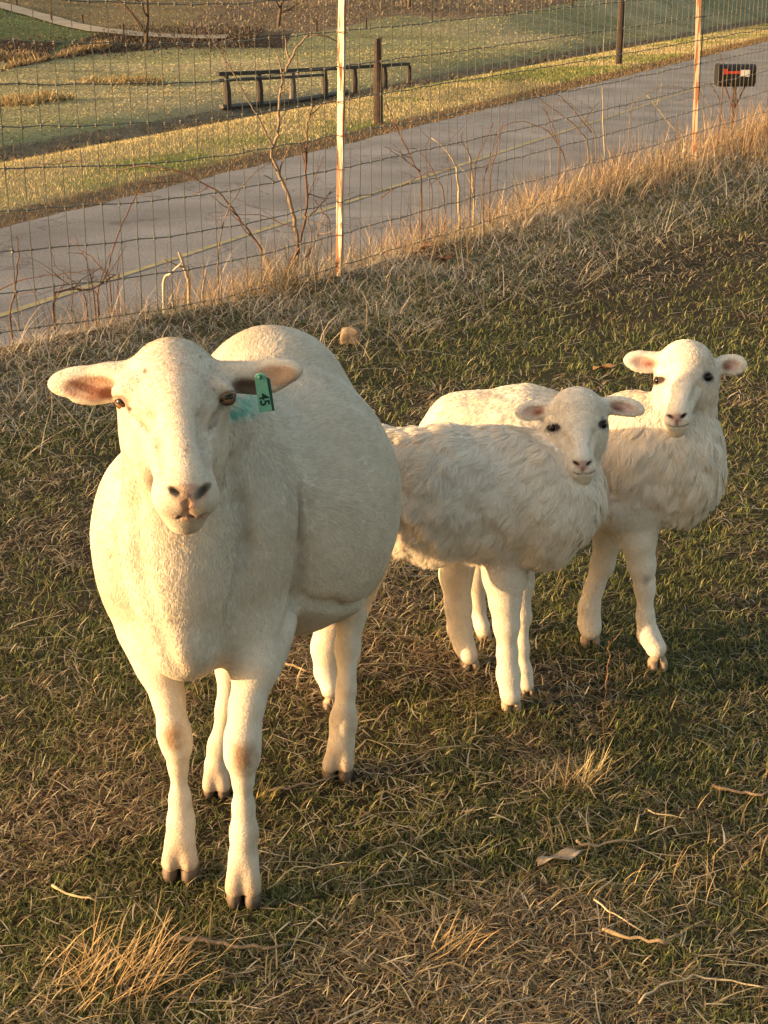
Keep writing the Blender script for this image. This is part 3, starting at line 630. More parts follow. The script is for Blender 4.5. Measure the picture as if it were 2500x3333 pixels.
def build_lambs():
    W = .048
    Bf = (-.42, .05, -1)
    trunk1 = [
        K((1165, 1065, 2.92, 118), (960, 1063, 2.95, 128), k=.05, fur=W, flow=Bf),
        K((960, 1063, 2.95, 128), (790, 1050, 2.97, 128), k=.05, fur=W, flow=(-.35, .1, -1)),
        E(1175, 1100, 2.90, 78, 108, .085, k=.05, fur=W, flow=(-.2, -.1, -1)),
        K((1240, 935, 2.97, 46), (1215, 1060, 2.92, 80), k=.05, fur=W*.9, flow=(-.05, -.15, -1)),
        E(1080, 1150, 2.90, 60, 70, .06, k=.05, fur=.02, flow=(-.1, 0, -1)),
        E(1095, 1010, 2.96, 110, 78, .07, k=.05, fur=W*.8, flow=Bf),
        E(770, 1110, 2.97, 75, 130, .09, k=.05, fur=.02, flow=(-.2, .1, -1)),
    ]
    legs1 = [
        [(1090, 1170, 2.90, 55), (1090, 1245, 2.885, 44), (1091, 1300, 2.88, 35), (1094, 1350, 2.875, 29), (1096, 1410, 2.875, 23), (1098, 1455, 2.87, 26), (1103, 1508, 2.86, 26)],
        [(1120, 1180, 2.99, 45), (1126, 1260, 2.96, 24), (1128, 1330, 2.95, 20), (1128, 1400, 2.94, 16), (1133, 1450, 2.935, 17), (1138, 1487, 2.93, 18)],
        [(740, 1230, 2.90, 60), (715, 1330, 2.93, 34), (704, 1400, 2.93, 33), (703, 1450, 2.92, 25), (712, 1500, 2.885, 21)],
        [(790, 1220, 3.02, 50), (766, 1320, 3.03, 26), (757, 1385, 3.02, 20), (753, 1440, 3.01, 15), (750, 1475, 2.99, 16)],
    ]
    build_lamb('white lamb with its rear hidden behind the ewe', (1246, 920, 2.89), (1150, 886, 37, 22, 8), (1350, 878, 44, 21, -12), legs1, trunk1,
               [(1105, 1533, 2.86, 24), (1140, 1506, 2.93, 17), (715, 1529, 2.875, 20), (750, 1490, 2.99, 17)], yaw=13, n=320000)
    g = .21
    trunk2 = [
        K((1330, 990, 3.22, 105), (1130, 965, 3.24, 122), k=.05, fur=.020, flow=(-.8, .1, -.4)),
        K((1130, 965, 3.24, 122), (1010, 960, 3.26, 108), k=.05, fur=.018, flow=(-.8, .1, -.4)),
        E(1010, 990, 3.24, 84, 130, .085, k=.05, fur=.016, flow=(-.5, .2, -.8)),
        K((1492, 850, 3.16, 54), (1455, 965, 3.15, 88), k=.05, fur=W*.95, flow=(.08, -.1, -1)),
        E(1470, 1010, 3.13, 82, 105, .09, k=.05, fur=W, flow=(.1, -.1, -1)),
        E(1400, 1000, 3.15, 90, 120, .095, k=.06, fur=W, flow=(-.1, -.1, -1)),
        E(1370, 900, 3.22, 70, 50, .06, k=.05, fur=.02, flow=(-.5, .1, -.5)),
        E(1340, 1110, 3.12, 62, 42, .07, k=.05, fur=.018, flow=(-.1, 0, -1)),
    ]
    legs2 = [
        [(1330, 1100, 3.21, 42), (1313, 1165, 3.21, 28), (1301, 1220, 3.205, 27), (1283, 1270, 3.20, 22), (1273, 1310, 3.195, 24), (1273, 1345, 3.19, 25), (1276, 1370, 3.18, 24)],
        [(1385, 1090, 3.10, 50), (1378, 1165, 3.09, 36), (1386, 1220, 3.09, 31), (1393, 1270, 3.09, 23), (1394, 1330, 3.09, 20), (1400, 1370, 3.085, 24), (1417, 1408, 3.07, 25)],
        [(1000, 1130, 3.16, 60), (985, 1240, 3.12, 33), (990, 1310, 3.11, 30), (993, 1360, 3.10, 27), (1003, 1395, 3.09, 23), (1013, 1425, 3.07, 22)],
        [(1040, 1130, 3.30, 50), (1025, 1250, 3.27, 26), (1030, 1310, 3.26, 20), (1040, 1350, 3.24, 17), (1044, 1373, 3.22, 18)],
    ]
    build_lamb('white lamb farthest right, standing behind the other lamb, head raised', (1481, 818, 3.10), (1389, 781, 42, 24, -8), (1583, 788, 31, 23, 5), legs2, trunk2,
               [(1276, 1392, 3.18, 23), (1422, 1435, 3.065, 24), (1016, 1444, 3.06, 22), (1046, 1390, 3.215, 18)], extra_col=[(1400, 1255, 3.05, 20), (1264, 1325, 3.15, 16), (1290, 1270, 3.15, 10)], yaw=-18, n=320000)
# ------------------------------------------------------------------ ground sheet
def yline(pts):                       # far boundary lines given in photo pixels, returned as y(x) in metres
    w_ = np.array([hit(*p)[:2] for p in pts]); w_ = w_[np.argsort(w_[:, 0])]; return w_
BND = yline([(560, 128), (700, 124), (830, 118), (960, 110), (1080, 98), (1180, 75), (1300, 50), (1500, 62), (1640, 48), (1800, 20), (1960, -10), (2300, -60), (2700, -85)])   # far edge of the green field
CREEK = yline([(-60, 250), (0, 232), (70, 210), (150, 180), (250, 155), (350, 135), (470, 128), (600, 118)])
LANE = yline([(-150, -10), (0, 20), (100, 48), (200, 76), (320, 102), (440, 114), (600, 124), (740, 124)])
def lerpline(L, x): return np.interp(x, L[:, 0], L[:, 1])
def zones(x, y):                       # colour of the bare ground, natural albedo
    u = ucoord(x, y); w_ = fdist(x, y); p = np.c_[x, y]; n = len(x)
    n1, n2, n3 = fbm(p, 1.6, 31), fbm(p, 6, 33), fbm(p, .25, 35, 4)
    col = np.empty((n, 3)); pad = np.array([.062, .047, .028])[None]*(.6+.8*n2[:, None])
    g = np.clip((n1-.45)*4, 0, 1)[:, None]; pad = pad*(1-.5*g)+np.array([.055, .068, .022])*.5*g; col[:] = pad
    bank = (w_ > -.6) & (u < 0); col[bank] = (np.array([.15, .11, .065])[None]*(.6+.8*n2[:, None]))[bank]
    sh = (u > -3.0) & (u < 3.1); col[sh] = np.array([.17, .13, .085])*(.7+.6*n2[sh, None])
    v = u > 2.9
    gg = np.clip((fbm(p, .5, 44)-.45)*4+np.exp(-((u-3.6)/.5)**2)*.7*(y < 20), 0, 1)[:, None]
    vc = np.array([.34, .28, .14])*(1-gg)+np.array([.17, .20, .06])*gg; col[v] = vc[v]*(.8+.4*n2[v, None])
    d = (u > 5.7) & (u < 7.0); col[d] = np.array([.19, .15, .095])*(.6+.8*n2[d, None])
    f = u >= 6.9; gf = np.clip((n3-.4)*3, 0, 1)[:, None]; st = fbm(np.c_[x*.3, y*1.4], .9, 51)[:, None]
    fc = np.array([.25, .245, .125])*(1-gf)+np.array([.35, .31, .18])*gf; fc = fc*(.7+.6*st); col[f] = fc[f]
    cd_ = y-lerpline(CREEK, x); dd = (x < -3) & (u > 7) & (np.abs(cd_) < 2.6+2*(n3-.5)); col[dd] = np.array([.055, .040, .028])*(.5+1.0*n2[dd, None])
    bd = (x > lerpline(BND[:, ::-1][np.argsort(BND[:, 1])], y)*0-12) & (y > np.interp(x, BND[:, 0], BND[:, 1])) & (x >= BND[0, 0]-1)
    col[bd] = (np.array([.18, .135, .09])*(.5+1.0*fbm(np.c_[x*.5, y], .5, 66)[:, None]))[bd]
    lf = (x < BND[0, 0]) & (y > lerpline(LANE, x)); col[lf] = (np.array([.20, .16, .085])*(.7+.6*st))[lf]
    gl = (x < -7) & (y > lerpline(CREEK, x)+2.4) & (y < lerpline(LANE, x)); col[gl] = (np.array([.10, .125, .055])*(.8+.5*st))[gl]
    return np.clip(col, 0, 1)
def axis(segs):
    out = [segs[0][0]]
    for a, b, st, en in segs:
        d = st; 
        while out[-1] < b-1e-6: out.append(out[-1]+d); d = st+(en-st)*(out[-1]-a)/(b-a)
    return np.array(out)
xs = axis([(0, 6, .05, .12), (6, 26, .12, .4), (26, 260, .6, 12)]); xs = np.concatenate([-xs[:0:-1], xs])
ys = axis([(-40, -1, 8, .3), (-1, 1.2, .3, .05), (1.2, 8, .04, .07), (8, 20, .08, .16), (20, 80, .2, .5), (80, 600, .8, 20)])
X, Y = np.meshgrid(xs, ys); hz = height(X, Y); co = np.stack([X, Y, hz], -1).reshape(-1, 3); nx_, ny_ = len(xs), len(ys)
i = np.arange(ny_-1)[:, None]*nx_+np.arange(nx_-1)[None]; qd = np.stack([i, i+1, i+nx_+1, i+nx_], -1).reshape(-1, 4)
M_GROUND = mat('earth', rough=.95, noise=.35, nscale=14, bump=.012, bscale=45, spec=.1)
tag(mesh_np('ground', co, qd, None, M_GROUND, zones(co[:, 0], co[:, 1])), kind='structure')

# ------------------------------------------------------------------ road, its yellow line, lane
def strip(name, u0, u1, z, m, n=90, s0=-14, s1=190, wob=0, usegs=2, kind='structure'):
    s = np.concatenate([np.linspace(s0, 40, n), np.linspace(41, s1, 40)]); U = np.linspace(u0, u1, usegs+1); vs = []
    for a in s:
        for k, b in enumerate(U):
            e = wob*(fbm(np.array([[a, k*7.]]), 1.8, 5)[0]-.5) if k in (0, usegs) else 0
            p = RC+RD*a+RN*(b+e); vs.append((p[0], p[1], z))
    q = [(i*(usegs+1)+k, i*(usegs+1)+k+1, (i+1)*(usegs+1)+k+1, (i+1)*(usegs+1)+k) for i in range(len(s)-1) for k in range(usegs)]
    return tag(mesh_np(name, np.array(vs), np.array(q)[:, ::-1], None, m, None, True), kind=kind)
M_ROAD = mat('asphalt', (.25, .24, .235), .85, vcol=False, noise=.42, nscale=.9, bump=.006, bscale=70, spec=.35, detail=12)
N_ = M_ROAD.node_tree.nodes; L_ = M_ROAD.node_tree.links      # fine stone speckle
sp = N_.new('ShaderNodeTexNoise'); sp.inputs['Scale'].default_value = 40; sp.inputs['Detail'].default_value = 2
mxs = N_.new('ShaderNodeMix'); mxs.data_type = 'RGBA'; mxs.blend_type = 'OVERLAY'; mxs.inputs[0].default_value = .75
bsd = N_['Principled BSDF']; src = bsd.inputs['Base Color'].links[0].from_socket
L_.new(N_['Texture Coordinate'].outputs['Object'], sp.inputs['Vector']); L_.new(src, mxs.inputs[6]); L_.new(sp.outputs[0], mxs.inputs[7]); L_.new(mxs.outputs[2], bsd.inputs['Base Color'])
vo = N_.new('ShaderNodeTexVoronoi'); vo.feature = 'DISTANCE_TO_EDGE'; vo.inputs['Scale'].default_value = .55; vo.inputs['Randomness'].default_value = 1
wn = N_.new('ShaderNodeTexNoise'); wn.inputs['Scale'].default_value = 2.5; wn.inputs['Detail'].default_value = 6; va = N_.new('ShaderNodeVectorMath'); va.operation = 'ADD'
L_.new(N_['Texture Coordinate'].outputs['Object'], wn.inputs['Vector']); L_.new(N_['Texture Coordinate'].outputs['Object'], va.inputs[0]); L_.new(wn.outputs[1], va.inputs[1]); L_.new(va.outputs[0], vo.inputs['Vector'])
cr_ = N_.new('ShaderNodeValToRGB'); cr_.color_ramp.elements[0].position = .0; cr_.color_ramp.elements[0].color = (.45, .43, .42, 1); cr_.color_ramp.elements[1].position = .018; cr_.color_ramp.elements[1].color = (1, 1, 1, 1)
m3 = N_.new('ShaderNodeMix'); m3.data_type = 'RGBA'; m3.blend_type = 'MULTIPLY'; m3.inputs[0].default_value = .8; L_.new(vo.outputs['Distance'], cr_.inputs[0]); L_.new(mxs.outputs[2], m3.inputs[6]); L_.new(cr_.outputs[0], m3.inputs[7]); L_.new(m3.outputs[2], bsd.inputs['Base Color'])
strip('road', -2.45, 2.35, ROADZ, M_ROAD, n=400, wob=.16, usegs=4)
M_LINE = mat('worn_yellow_paint', (.40, .33, .16), .8, vcol=False, noise=.55, nscale=9, c2=(.5, .55, .7))
tag(strip('road_marking', -.04, .04, ROADZ+.004, M_LINE, n=200, wob=.02), kind='structure')
lp = []
for k in range(len(LANE)-1):
    for t in np.linspace(0, 1, 12, endpoint=(k == len(LANE)-2)): lp.append(LANE[k]*(1-t)+LANE[k+1]*t)
lp = np.array(lp); lv = []
for k in range(len(lp)):
    d = lp[min(k+1, len(lp)-1)]-lp[max(k-1, 0)]; d /= np.linalg.norm(d)+1e-9; nn = np.array([-d[1], d[0]])
    for s_ in (-.4, 0, .4): q_ = lp[k]+nn*s_; lv.append((q_[0], q_[1], ground(*q_)+.05))
lq = [(3*i+k, 3*i+k+1, 3*i+k+4, 3*i+k+3) for i in range(len(lp)-1) for k in (0, 1)]
tag(mesh_np('lane', np.array(lv), np.array(lq), None, mat('gravel', (.33, .29, .22), .9, vcol=False, noise=.3, nscale=1.5)), kind='structure')

# ------------------------------------------------------------------ grass and litter (too many to count)
M_GRASS = mat('grass_blades', rough=.65, spec=.25, transl=.30)
def blades(name, p, h, wd, col, th0, th1, az=None, segs=2, kind='stuff', matl=None, parent=None, sidemix=.0):
    n = len(p); az = RNG.uniform(0, 2*math.pi, n) if az is None else az
    d = np.stack([np.cos(az), np.sin(az), np.zeros(n)], 1); sd_ = np.stack([-np.sin(az), np.cos(az), np.zeros(n)], 1)
    wob = RNG.normal(0, .35, n)[:, None]*sd_
    cur = p.copy(); vs, cs = [], []
    for k in range(segs+1):
        t = k/segs
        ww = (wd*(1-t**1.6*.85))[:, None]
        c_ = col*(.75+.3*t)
        if k < segs: vs += [cur-sd_*ww/2, cur+sd_*ww/2]; cs += [c_, c_]
        else: vs.append(cur); cs.append(c_)
        th = (th0+(th1-th0)*t)[:, None]; cur = cur+(h[:, None]/segs)*((d+wob*t)*np.sin(th)+np.array([0, 0, 1.])*np.cos(th))
    m = 2*segs+1; co_ = np.stack(vs, 1).reshape(-1, 3); cc = np.stack(cs, 1).reshape(-1, 3); b = np.arange(n)*m
    q = np.concatenate([np.stack([b+2*k, b+2*k+1, b+2*k+3, b+2*k+2], 1) for k in range(segs-1)]) if segs > 1 else None
    tr = np.stack([b+2*segs-2, b+2*segs-1, b+2*segs], 1)
    return mesh_np(name, co_, q, tr, matl or M_GRASS, np.clip(cc, 0, 1), True, parent)
def scatter(n, f0, f1, pw=2, half=.29, marg=.5):
    r = RNG.random(n); k = pw-1
    f = (f0**-k+(f1**-k-f0**-k)*r)**(-1/k) if k else f0*(f1/f0)**r
    X = RNG.uniform(-1, 1, n)*(half*f+marg); return X, f
def palette(n, cols, w): cols = np.array(cols); c = cols[RNG.choice(len(cols), n, p=np.array(w)/sum(w))]; return c*RNG.uniform(.65, 1.3, n)[:, None]
GREENS = [(.17, .19, .055), (.23, .235, .08), (.09, .11, .03), (.32, .30, .12)]
DEADS = [(.50, .40, .24), (.37, .275, .155), (.23, .165, .095), (.70, .59, .39), (.12, .08, .048)]
# short paddock turf
x, y = scatter(340000, 1.55, 17, 2.0); m = (fdist(x, y) < -.15); x, y = x[m], y[m]; p2 = np.c_[x, y]
gm = fbm(p2, 1.5, 31)*.6+fbm(p2, 7, 32)*.4; isg = RNG.random(len(x)) < np.clip((gm-.40)*4.2+.36, .15, .85)
z = height(x, y); sc = np.clip(y/2.6, .8, 9)**.6; n = len(x); h = RNG.uniform(.010, .030, n)*sc; wd = RNG.uniform(.0016, .0034, n)*sc
bare = fbm(p2, 3.2, 90) < .38; keep = ~bare | (RNG.random(n) < .6)
G = isg & keep; pg = np.c_[x, y, z-.002]
far_gain = (1+.3*sm(3.3, 6, y))[:, None]  # blade colours scaled brighter with distance up the paddock
tag(blades('turf_grass', pg[G], h[G], wd[G], palette(G.sum(), GREENS, [4, 3, 3, 1])*far_gain[G], RNG.uniform(.1, 1.2, G.sum()), RNG.uniform(.8, 2.0, G.sum()), segs=3), kind='stuff')
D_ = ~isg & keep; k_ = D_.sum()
tag(blades('dead_grass', pg[D_]+[0, 0, .004], h[D_]*RNG.uniform(.8, 1.9, k_), wd[D_]*.95, segs=3, col= palette(k_, DEADS, [3, 4, 5, 1.6, 4])*far_gain[D_], th0=RNG.uniform(.7, 1.5, k_), th1=RNG.uniform(1.3, 2.3, k_)), kind='stuff')
# loose straw and stems
x, y = scatter(13000, 1.55, 15, 2.0); m = (fdist(x, y) < -.3); x, y = x[m], y[m]; n = len(x); z = height(x, y)+.010
cl = fbm(np.c_[x, y], 1.1, 71); kp = RNG.random(n) < np.clip((cl-.42)*5, .10, 1); x, y, z = x[kp], y[kp], z[kp]; n = len(x)
tag(blades('straw', np.c_[x, y, z], RNG.gamma(3, .017, n)*np.clip(y/3, 1, 3)**.4, RNG.uniform(.0015, .0036, n)*np.clip(y/3, 1, 4)**.6, palette(n, [(.60, .50, .33), (.44, .34, .19), (.72, .62, .44), (.24, .17, .10)], [4, 4, 2, 3]),
    RNG.uniform(1.35, 1.6, n), RNG.uniform(1.45, 1.75, n), segs=5), kind='stuff')
x, y = scatter(5000, 1.55, 14, 2.0); m = (fdist(x, y) < -.3); x, y = x[m], y[m]; n = len(x); z = height(x, y); cl = fbm(np.c_[x, y], 2.2, 73); kp = cl > .52; x, y, z = x[kp], y[kp], z[kp]; n = len(x)
tag(blades('standing_straw', np.c_[x, y, z], RNG.uniform(.03, .085, n), RNG.uniform(.0012, .0024, n)*np.clip(y/3, 1, 4)**.5, palette(n, [(.50, .36, .16), (.42, .32, .18)], [1, 1]), RNG.uniform(.1, .8, n), RNG.uniform(.7, 2.2, n), segs=4), kind='stuff')
# tangle of long dead grass along the fence, green underneath
def alongfence(n, wlo, whi, t0=-.7, t1=1.45):
    seg = [(FENCE[0], FENCE[1]), (FENCE[1], FENCE[2]), (FENCE[2], FENCE[3]), (FENCE[3], FENCE[4]), (FENCE[4], FENCE[5])]; L = np.array([np.linalg.norm(b-a) for a, b in seg])
    dens = L*np.array([1.6, 1.5, 1.0, .45, .08]); k = RNG.choice(5, n, p=dens/dens.sum()); t = RNG.random(n)
    A = np.array([s[0] for s in seg])[k]; B_ = np.array([s[1] for s in seg])[k]; d = (B_-A)/np.linalg.norm(B_-A, axis=1)[:, None]; nn = np.stack([-d[:, 1], d[:, 0]], 1)
    q = A+(B_-A)*t[:, None]; ww = RNG.uniform(wlo, whi, n); q = q+nn*ww[:, None]; return q[:, 0], q[:, 1], ww
x, y, ww = alongfence(120000, -1.05, .55); n = len(x); p2 = np.c_[x, y]; wd_ = fdist(x, y)
edge = .75+.5*(fbm(p2, 1.2, 17)-.5)+.02*y; kp = (wd_ > -edge) & (ucoord(x, y) < -2.75); x, y, wd_ = x[kp], y[kp], wd_[kp]; n = len(x); p2 = np.c_[x, y]; z = height(x, y)
dfac = np.clip(y/6, .7, 2.5)**.5; fl = np.clip(1.1-np.abs(wd_+.1)/1.0, .35, 1); pat = fbm(p2, 1.6, 81)
h = RNG.uniform(.05, .22, n)*fl*dfac*(.25+1.3*pat)*np.where(wd_ > .12, 1.6, .85); gr = (fbm(p2, 1.3, 83) > .47) & (RNG.random(n) < np.where(wd_ < 0, .38, .6)); hole = (fbm(p2, 2.6, 87) < .44); h = np.where(hole, h*.45, h)
c = palette(n, [(.52, .45, .33), (.40, .33, .23), (.66, .58, .44), (.24, .18, .13), (.50, .36, .20)], [4, 3, 4, 2, .8]); c *= 1.32; c[gr] = palette(gr.sum(), [(.12, .155, .04), (.17, .20, .06), (.08, .11, .03)], [1, 1, 1])
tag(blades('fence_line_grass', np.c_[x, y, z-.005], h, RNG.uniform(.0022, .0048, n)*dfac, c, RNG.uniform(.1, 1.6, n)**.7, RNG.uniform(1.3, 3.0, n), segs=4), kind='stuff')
x, y, ww = alongfence(5200, -1.15, .1); n = len(x); k = ucoord(x, y) < -2.9; x, y = x[k], y[k]; n = len(x); s_ = np.clip(y/6, .7, 2)**.5
tag(blades('dead_stems', np.c_[x, y, height(x, y)+RNG.uniform(.0, .07, n)], RNG.uniform(.08, .32, n)*s_, RNG.uniform(.002, .0042, n)*s_, palette(n, [(.62, .54, .42), (.50, .42, .30), (.36, .29, .21), (.55, .38, .22)], [3, 3, 2, 1]), RNG.uniform(.5, 1.6, n), RNG.uniform(1.3, 2.2, n), segs=5), kind='stuff')
x, y, ww = alongfence(2600, .02, .6); n = len(x); k = (ucoord(x, y) < -2.75) & (fbm(np.c_[x, y], 1.1, 93) > .44); x, y = x[k], y[k]; n = len(x); s_ = np.clip(y/7, .8, 1.8)
tag(blades('bramble_twigs', np.c_[x, y, height(x, y)], RNG.uniform(.12, .42, n)*s_**.6, RNG.uniform(.0025, .0045, n)*s_**.5, palette(n, [(.15, .085, .06), (.22, .14, .10), (.40, .31, .22)], [3, 2, 1.2]), RNG.uniform(0, .9, n), RNG.uniform(.1, 1.6, n), segs=5), kind='stuff')
x, y, ww = alongfence(13000, .05, .55); n = len(x); k = (ucoord(x, y) < -2.72) & (fbm(np.c_[x, y], 1.7, 97) > .36); x, y = x[k], y[k]; n = len(x); s_ = np.clip(y/7, .85, 1.6); pt_ = fbm(np.c_[x, y], 2.3, 99)
tag(blades('bank_weeds', np.c_[x, y, height(x, y)], RNG.uniform(.10, .26, n)*s_*(.5+pt_)*np.where(x < -.3, 1.75, .95), RNG.uniform(.0025, .005, n)*s_, palette(n, [(.58, .45, .28), (.44, .34, .22), (.60, .52, .38), (.20, .22, .07), (.22, .15, .10)], [3, 3, 2, 2.5, 1]), RNG.uniform(.1, 1.1, n), RNG.uniform(.7, 2.6, n), segs=4), kind='stuff')
# tall orange dry grass clumps on the bank
def clump_pts(centers, n):
    k = RNG.choice(len(centers), n); cc = np.array([c[:2] for c in centers])[k]; r = np.array([c[2] for c in centers])[k]; q = cc+RNG.normal(0, 1, (n, 2))*r[:, None]; return q[:, 0], q[:, 1]
FEN = lambda xn: 1/np.interp(xn, [0, 1110, 2240, 2600], [1/5.72, 1/7.2, 1/10.72, 1/12.1])
cen = []
for (xn, rr) in ((1850, .18), (1960, .22), (2010, .2), (1790, .2), (2140, .3), (2330, .35), (2390, .25), (2440, .3), (2400, .2), (2500, .3), (1400, .15), (1250, .16), (560, .14), (700, .16), (830, .14), (320, .15), (60, .12), (1620, .14)):
    f = FEN(xn)+.22; q = PN(xn, 900, f); cen.append((q[0], q[1], rr))
x, y = clump_pts(cen, 2900); z = height(x, y); n = len(x); kp = ucoord(x, y) < -2.8; x, y, z = x[kp], y[kp], z[kp]; n = len(x); s_ = np.clip(y/7, .7, 1.5)
tag(blades('dry_bank_grass', np.c_[x, y, z], RNG.uniform(.08, .30, n)*s_, RNG.uniform(.0028, .005, n)*s_, palette(n, [(.46, .32, .19), (.52, .39, .24), (.36, .23, .14)], [2, 2, 1]), RNG.uniform(0, .6, n), RNG.uniform(.3, 1.9, n), segs=4), kind='stuff')
# grass verge beyond the road
n = 150000; s = RNG.uniform(0, 1, n)**1.5*70-13; u = RNG.uniform(2.4, 6.1, n); q = RC+RD*s[:, None]+RN*u[:, None]; x, y = q[:, 0], q[:, 1]; m = (np.abs(x) < .33*y+1); x, y, u = x[m], y[m], u[m]; n = len(x); z = height(x, y)
p2 = np.c_[x, y]; gg = np.clip((fbm(p2, .5, 44)-.45)*4+np.exp(-((u-3.7)/.5)**2)*.8*(y < 22), 0, .9); isg = RNG.random(n) < gg; dsc = np.clip(y/16, .6, 4)
c = palette(n, [(.52, .43, .21), (.44, .37, .18), (.62, .52, .29)], [3, 3, 2]); c[isg] = palette(isg.sum(), [(.20, .24, .06), (.27, .29, .10)], [1, 1]); ed = u < 2.95; c[ed] = palette(ed.sum(), [(.38, .25, .12), (.26, .18, .09)], [1, 1])
tag(blades('verge_grass', np.c_[x, y, z], RNG.uniform(.015, .05, n)*dsc**.4, RNG.uniform(.005, .011, n)*dsc, c, RNG.uniform(0, .8, n), RNG.uniform(.3, 1.3, n), segs=2), kind='stuff')
# pasture beyond the verge
n = 170000; y = 17*(100/17)**RNG.random(n); x = RNG.uniform(-1, 1, n)*(.31*y+2); u = ucoord(x, y); m = u > 6.3; x, y, u = x[m], y[m], u[m]; n = len(x); z = height(x, y)
zc = zones(x, y); dsc = y/25
tag(blades('pasture_grass', np.c_[x, y, z], RNG.uniform(.012, .035, n)*dsc**.5, RNG.uniform(.02, .045, n)*dsc, zc*RNG.uniform(1.0, 1.4, n)[:, None], RNG.uniform(.3, 1.2, n), RNG.uniform(.6, 1.6, n), segs=2), kind='stuff')
# rough dead growth: ditch, creek banks, brushy hillside
xs_, ys_, hs_, cs_ = [], [], [], []
n = 5000; s = RNG.uniform(-8, 45, n); u = RNG.normal(6.25, .25, n); q = RC+RD*s[:, None]+RN*u[:, None]; k = fbm(q, .6, 12) > .48; xs_.append(q[k, 0]); ys_.append(q[k, 1]); hs_.append(RNG.uniform(.05, .15, k.sum())); cs_.append(palette(k.sum(), [(.24, .18, .11), (.34, .27, .16), (.13, .10, .07)], [2, 2, 1]))
n = 9000; x = RNG.uniform(-17, -4, n); y = lerpline(CREEK, x)+RNG.normal(0, 1.5, n); xs_.append(x); ys_.append(y); hs_.append(RNG.uniform(.03, .15, n)); cs_.append(palette(n, [(.15, .11, .075), (.10, .075, .055), (.22, .17, .11)], [2, 2, 1]))
n = 1800; x = RNG.uniform(-12, -8.2, n); y = lerpline(CREEK, x)+RNG.normal(-1.6, .3, n); k = fbm(np.c_[x, y], .7, 15) > .5; xs_.append(x[k]); ys_.append(y[k]); hs_.append(RNG.uniform(.1, .35, k.sum())); cs_.append(palette(k.sum(), [(.42, .30, .15), (.33, .24, .13)], [1, 1]))
for (xn, yn, rr) in ((40, 330, .35), (80, 320, .35), (160, 318, .2), (390, 260, .5), (455, 262, .2)):
    q = hit(xn, yn+12); xs_.append(q[0]+RNG.normal(0, rr, 260)); ys_.append(q[1]+RNG.normal(0, rr, 260)); hs_.append(RNG.uniform(.10, .28, 260)); cs_.append(palette(260, [(.42, .32, .15), (.36, .26, .12)], [1, 1]))
n = 12000; x = RNG.uniform(BND[0, 0], 28, n); y = np.interp(x, BND[:, 0], BND[:, 1])+RNG.gamma(1.6, 9, n); xs_.append(x); ys_.append(y); hs_.append(RNG.uniform(.05, .2, n)); cs_.append(palette(n, [(.27, .22, .15), (.31, .26, .17), (.20, .16, .11), (.28, .26, .15)], [3, 2, 2, 1]))
x, y, h = map(np.concatenate, (xs_, ys_, hs_)); c = np.concatenate(cs_); n = len(x); z = height(x, y)
tag(blades('rough_growth', np.c_[x, y, z], h, .014+y*.0007*RNG.uniform(.6, 1.5, n), c, RNG.uniform(.1, 1.1, n), RNG.uniform(.6, 1.8, n), segs=3), kind='stuff')

# ------------------------------------------------------------------ wire fence with steel posts
M_WIRE = mat('galvanised_wire', (.20, .18, .14), .6, vcol=False, noise=.4, nscale=6)
M_POST = mat('painted_steel', rough=.7, noise=.0)
N_ = M_POST.node_tree.nodes; L_ = M_POST.node_tree.links      # cream paint broken by rust running down the post
tcp = N_.new('ShaderNodeTexCoord'); mp = N_.new('ShaderNodeMapping'); mp.inputs['Scale'].default_value = (60, 60, 5); nz = N_.new('ShaderNodeTexNoise'); nz.inputs['Scale'].default_value = 1; nz.inputs['Detail'].default_value = 6
rp = N_.new('ShaderNodeValToRGB'); rp.color_ramp.elements[0].position = .49; rp.color_ramp.elements[1].position = .56
rp.color_ramp.elements[0].color = (0, 0, 0, 1); rp.color_ramp.elements[1].color = (1, 1, 1, 1)
mx = N_.new('ShaderNodeMix'); mx.data_type = 'RGBA'; mx.inputs[7].default_value = (.28, .115, .05, 1); at_ = N_['Attribute']
L_.new(tcp.outputs['Object'], mp.inputs[0]); L_.new(mp.outputs[0], nz.inputs['Vector']); L_.new(nz.outputs[0], rp.inputs[0]); L_.new(rp.outputs[0], mx.inputs[0]); L_.new(at_.outputs['Color'], mx.inputs[6])
L_.new(mx.outputs[2], N_['Principled BSDF'].inputs['Base Color'])
froot = empty('wire_fence', (-.215, 7.2, ground(-.215, 7.2)), 'woven wire field fence on tall metal posts between the paddock and the road', 'fence')
PC = [np.array([-4.2, 2.6]), np.array([-1.43, 5.72]), np.array([-.215, 7.2]), np.array([2.19, 10.72]), np.array([6.2, 16.9])]
def gsm(q): return float(.036*math.log1p(math.exp((q[1]-5.5)*2))/2)+.05+(.09*float(sm(-.6, -1.8, q[0])))
rows = [.04]+[.155*k+.04 for k in range(1, 10)]
def fpoint(seg, t, z):
    a, b = PC[seg], PC[seg+1]; q = a+(b-a)*t; sag = -.010*math.sin(math.pi*((t*1.0) % 1))*(.5 if z > .8 else 1)
    if seg == 3: z = z
    return np.array([q[0], q[1], gsm(q)+z+sag])
fm = MB()
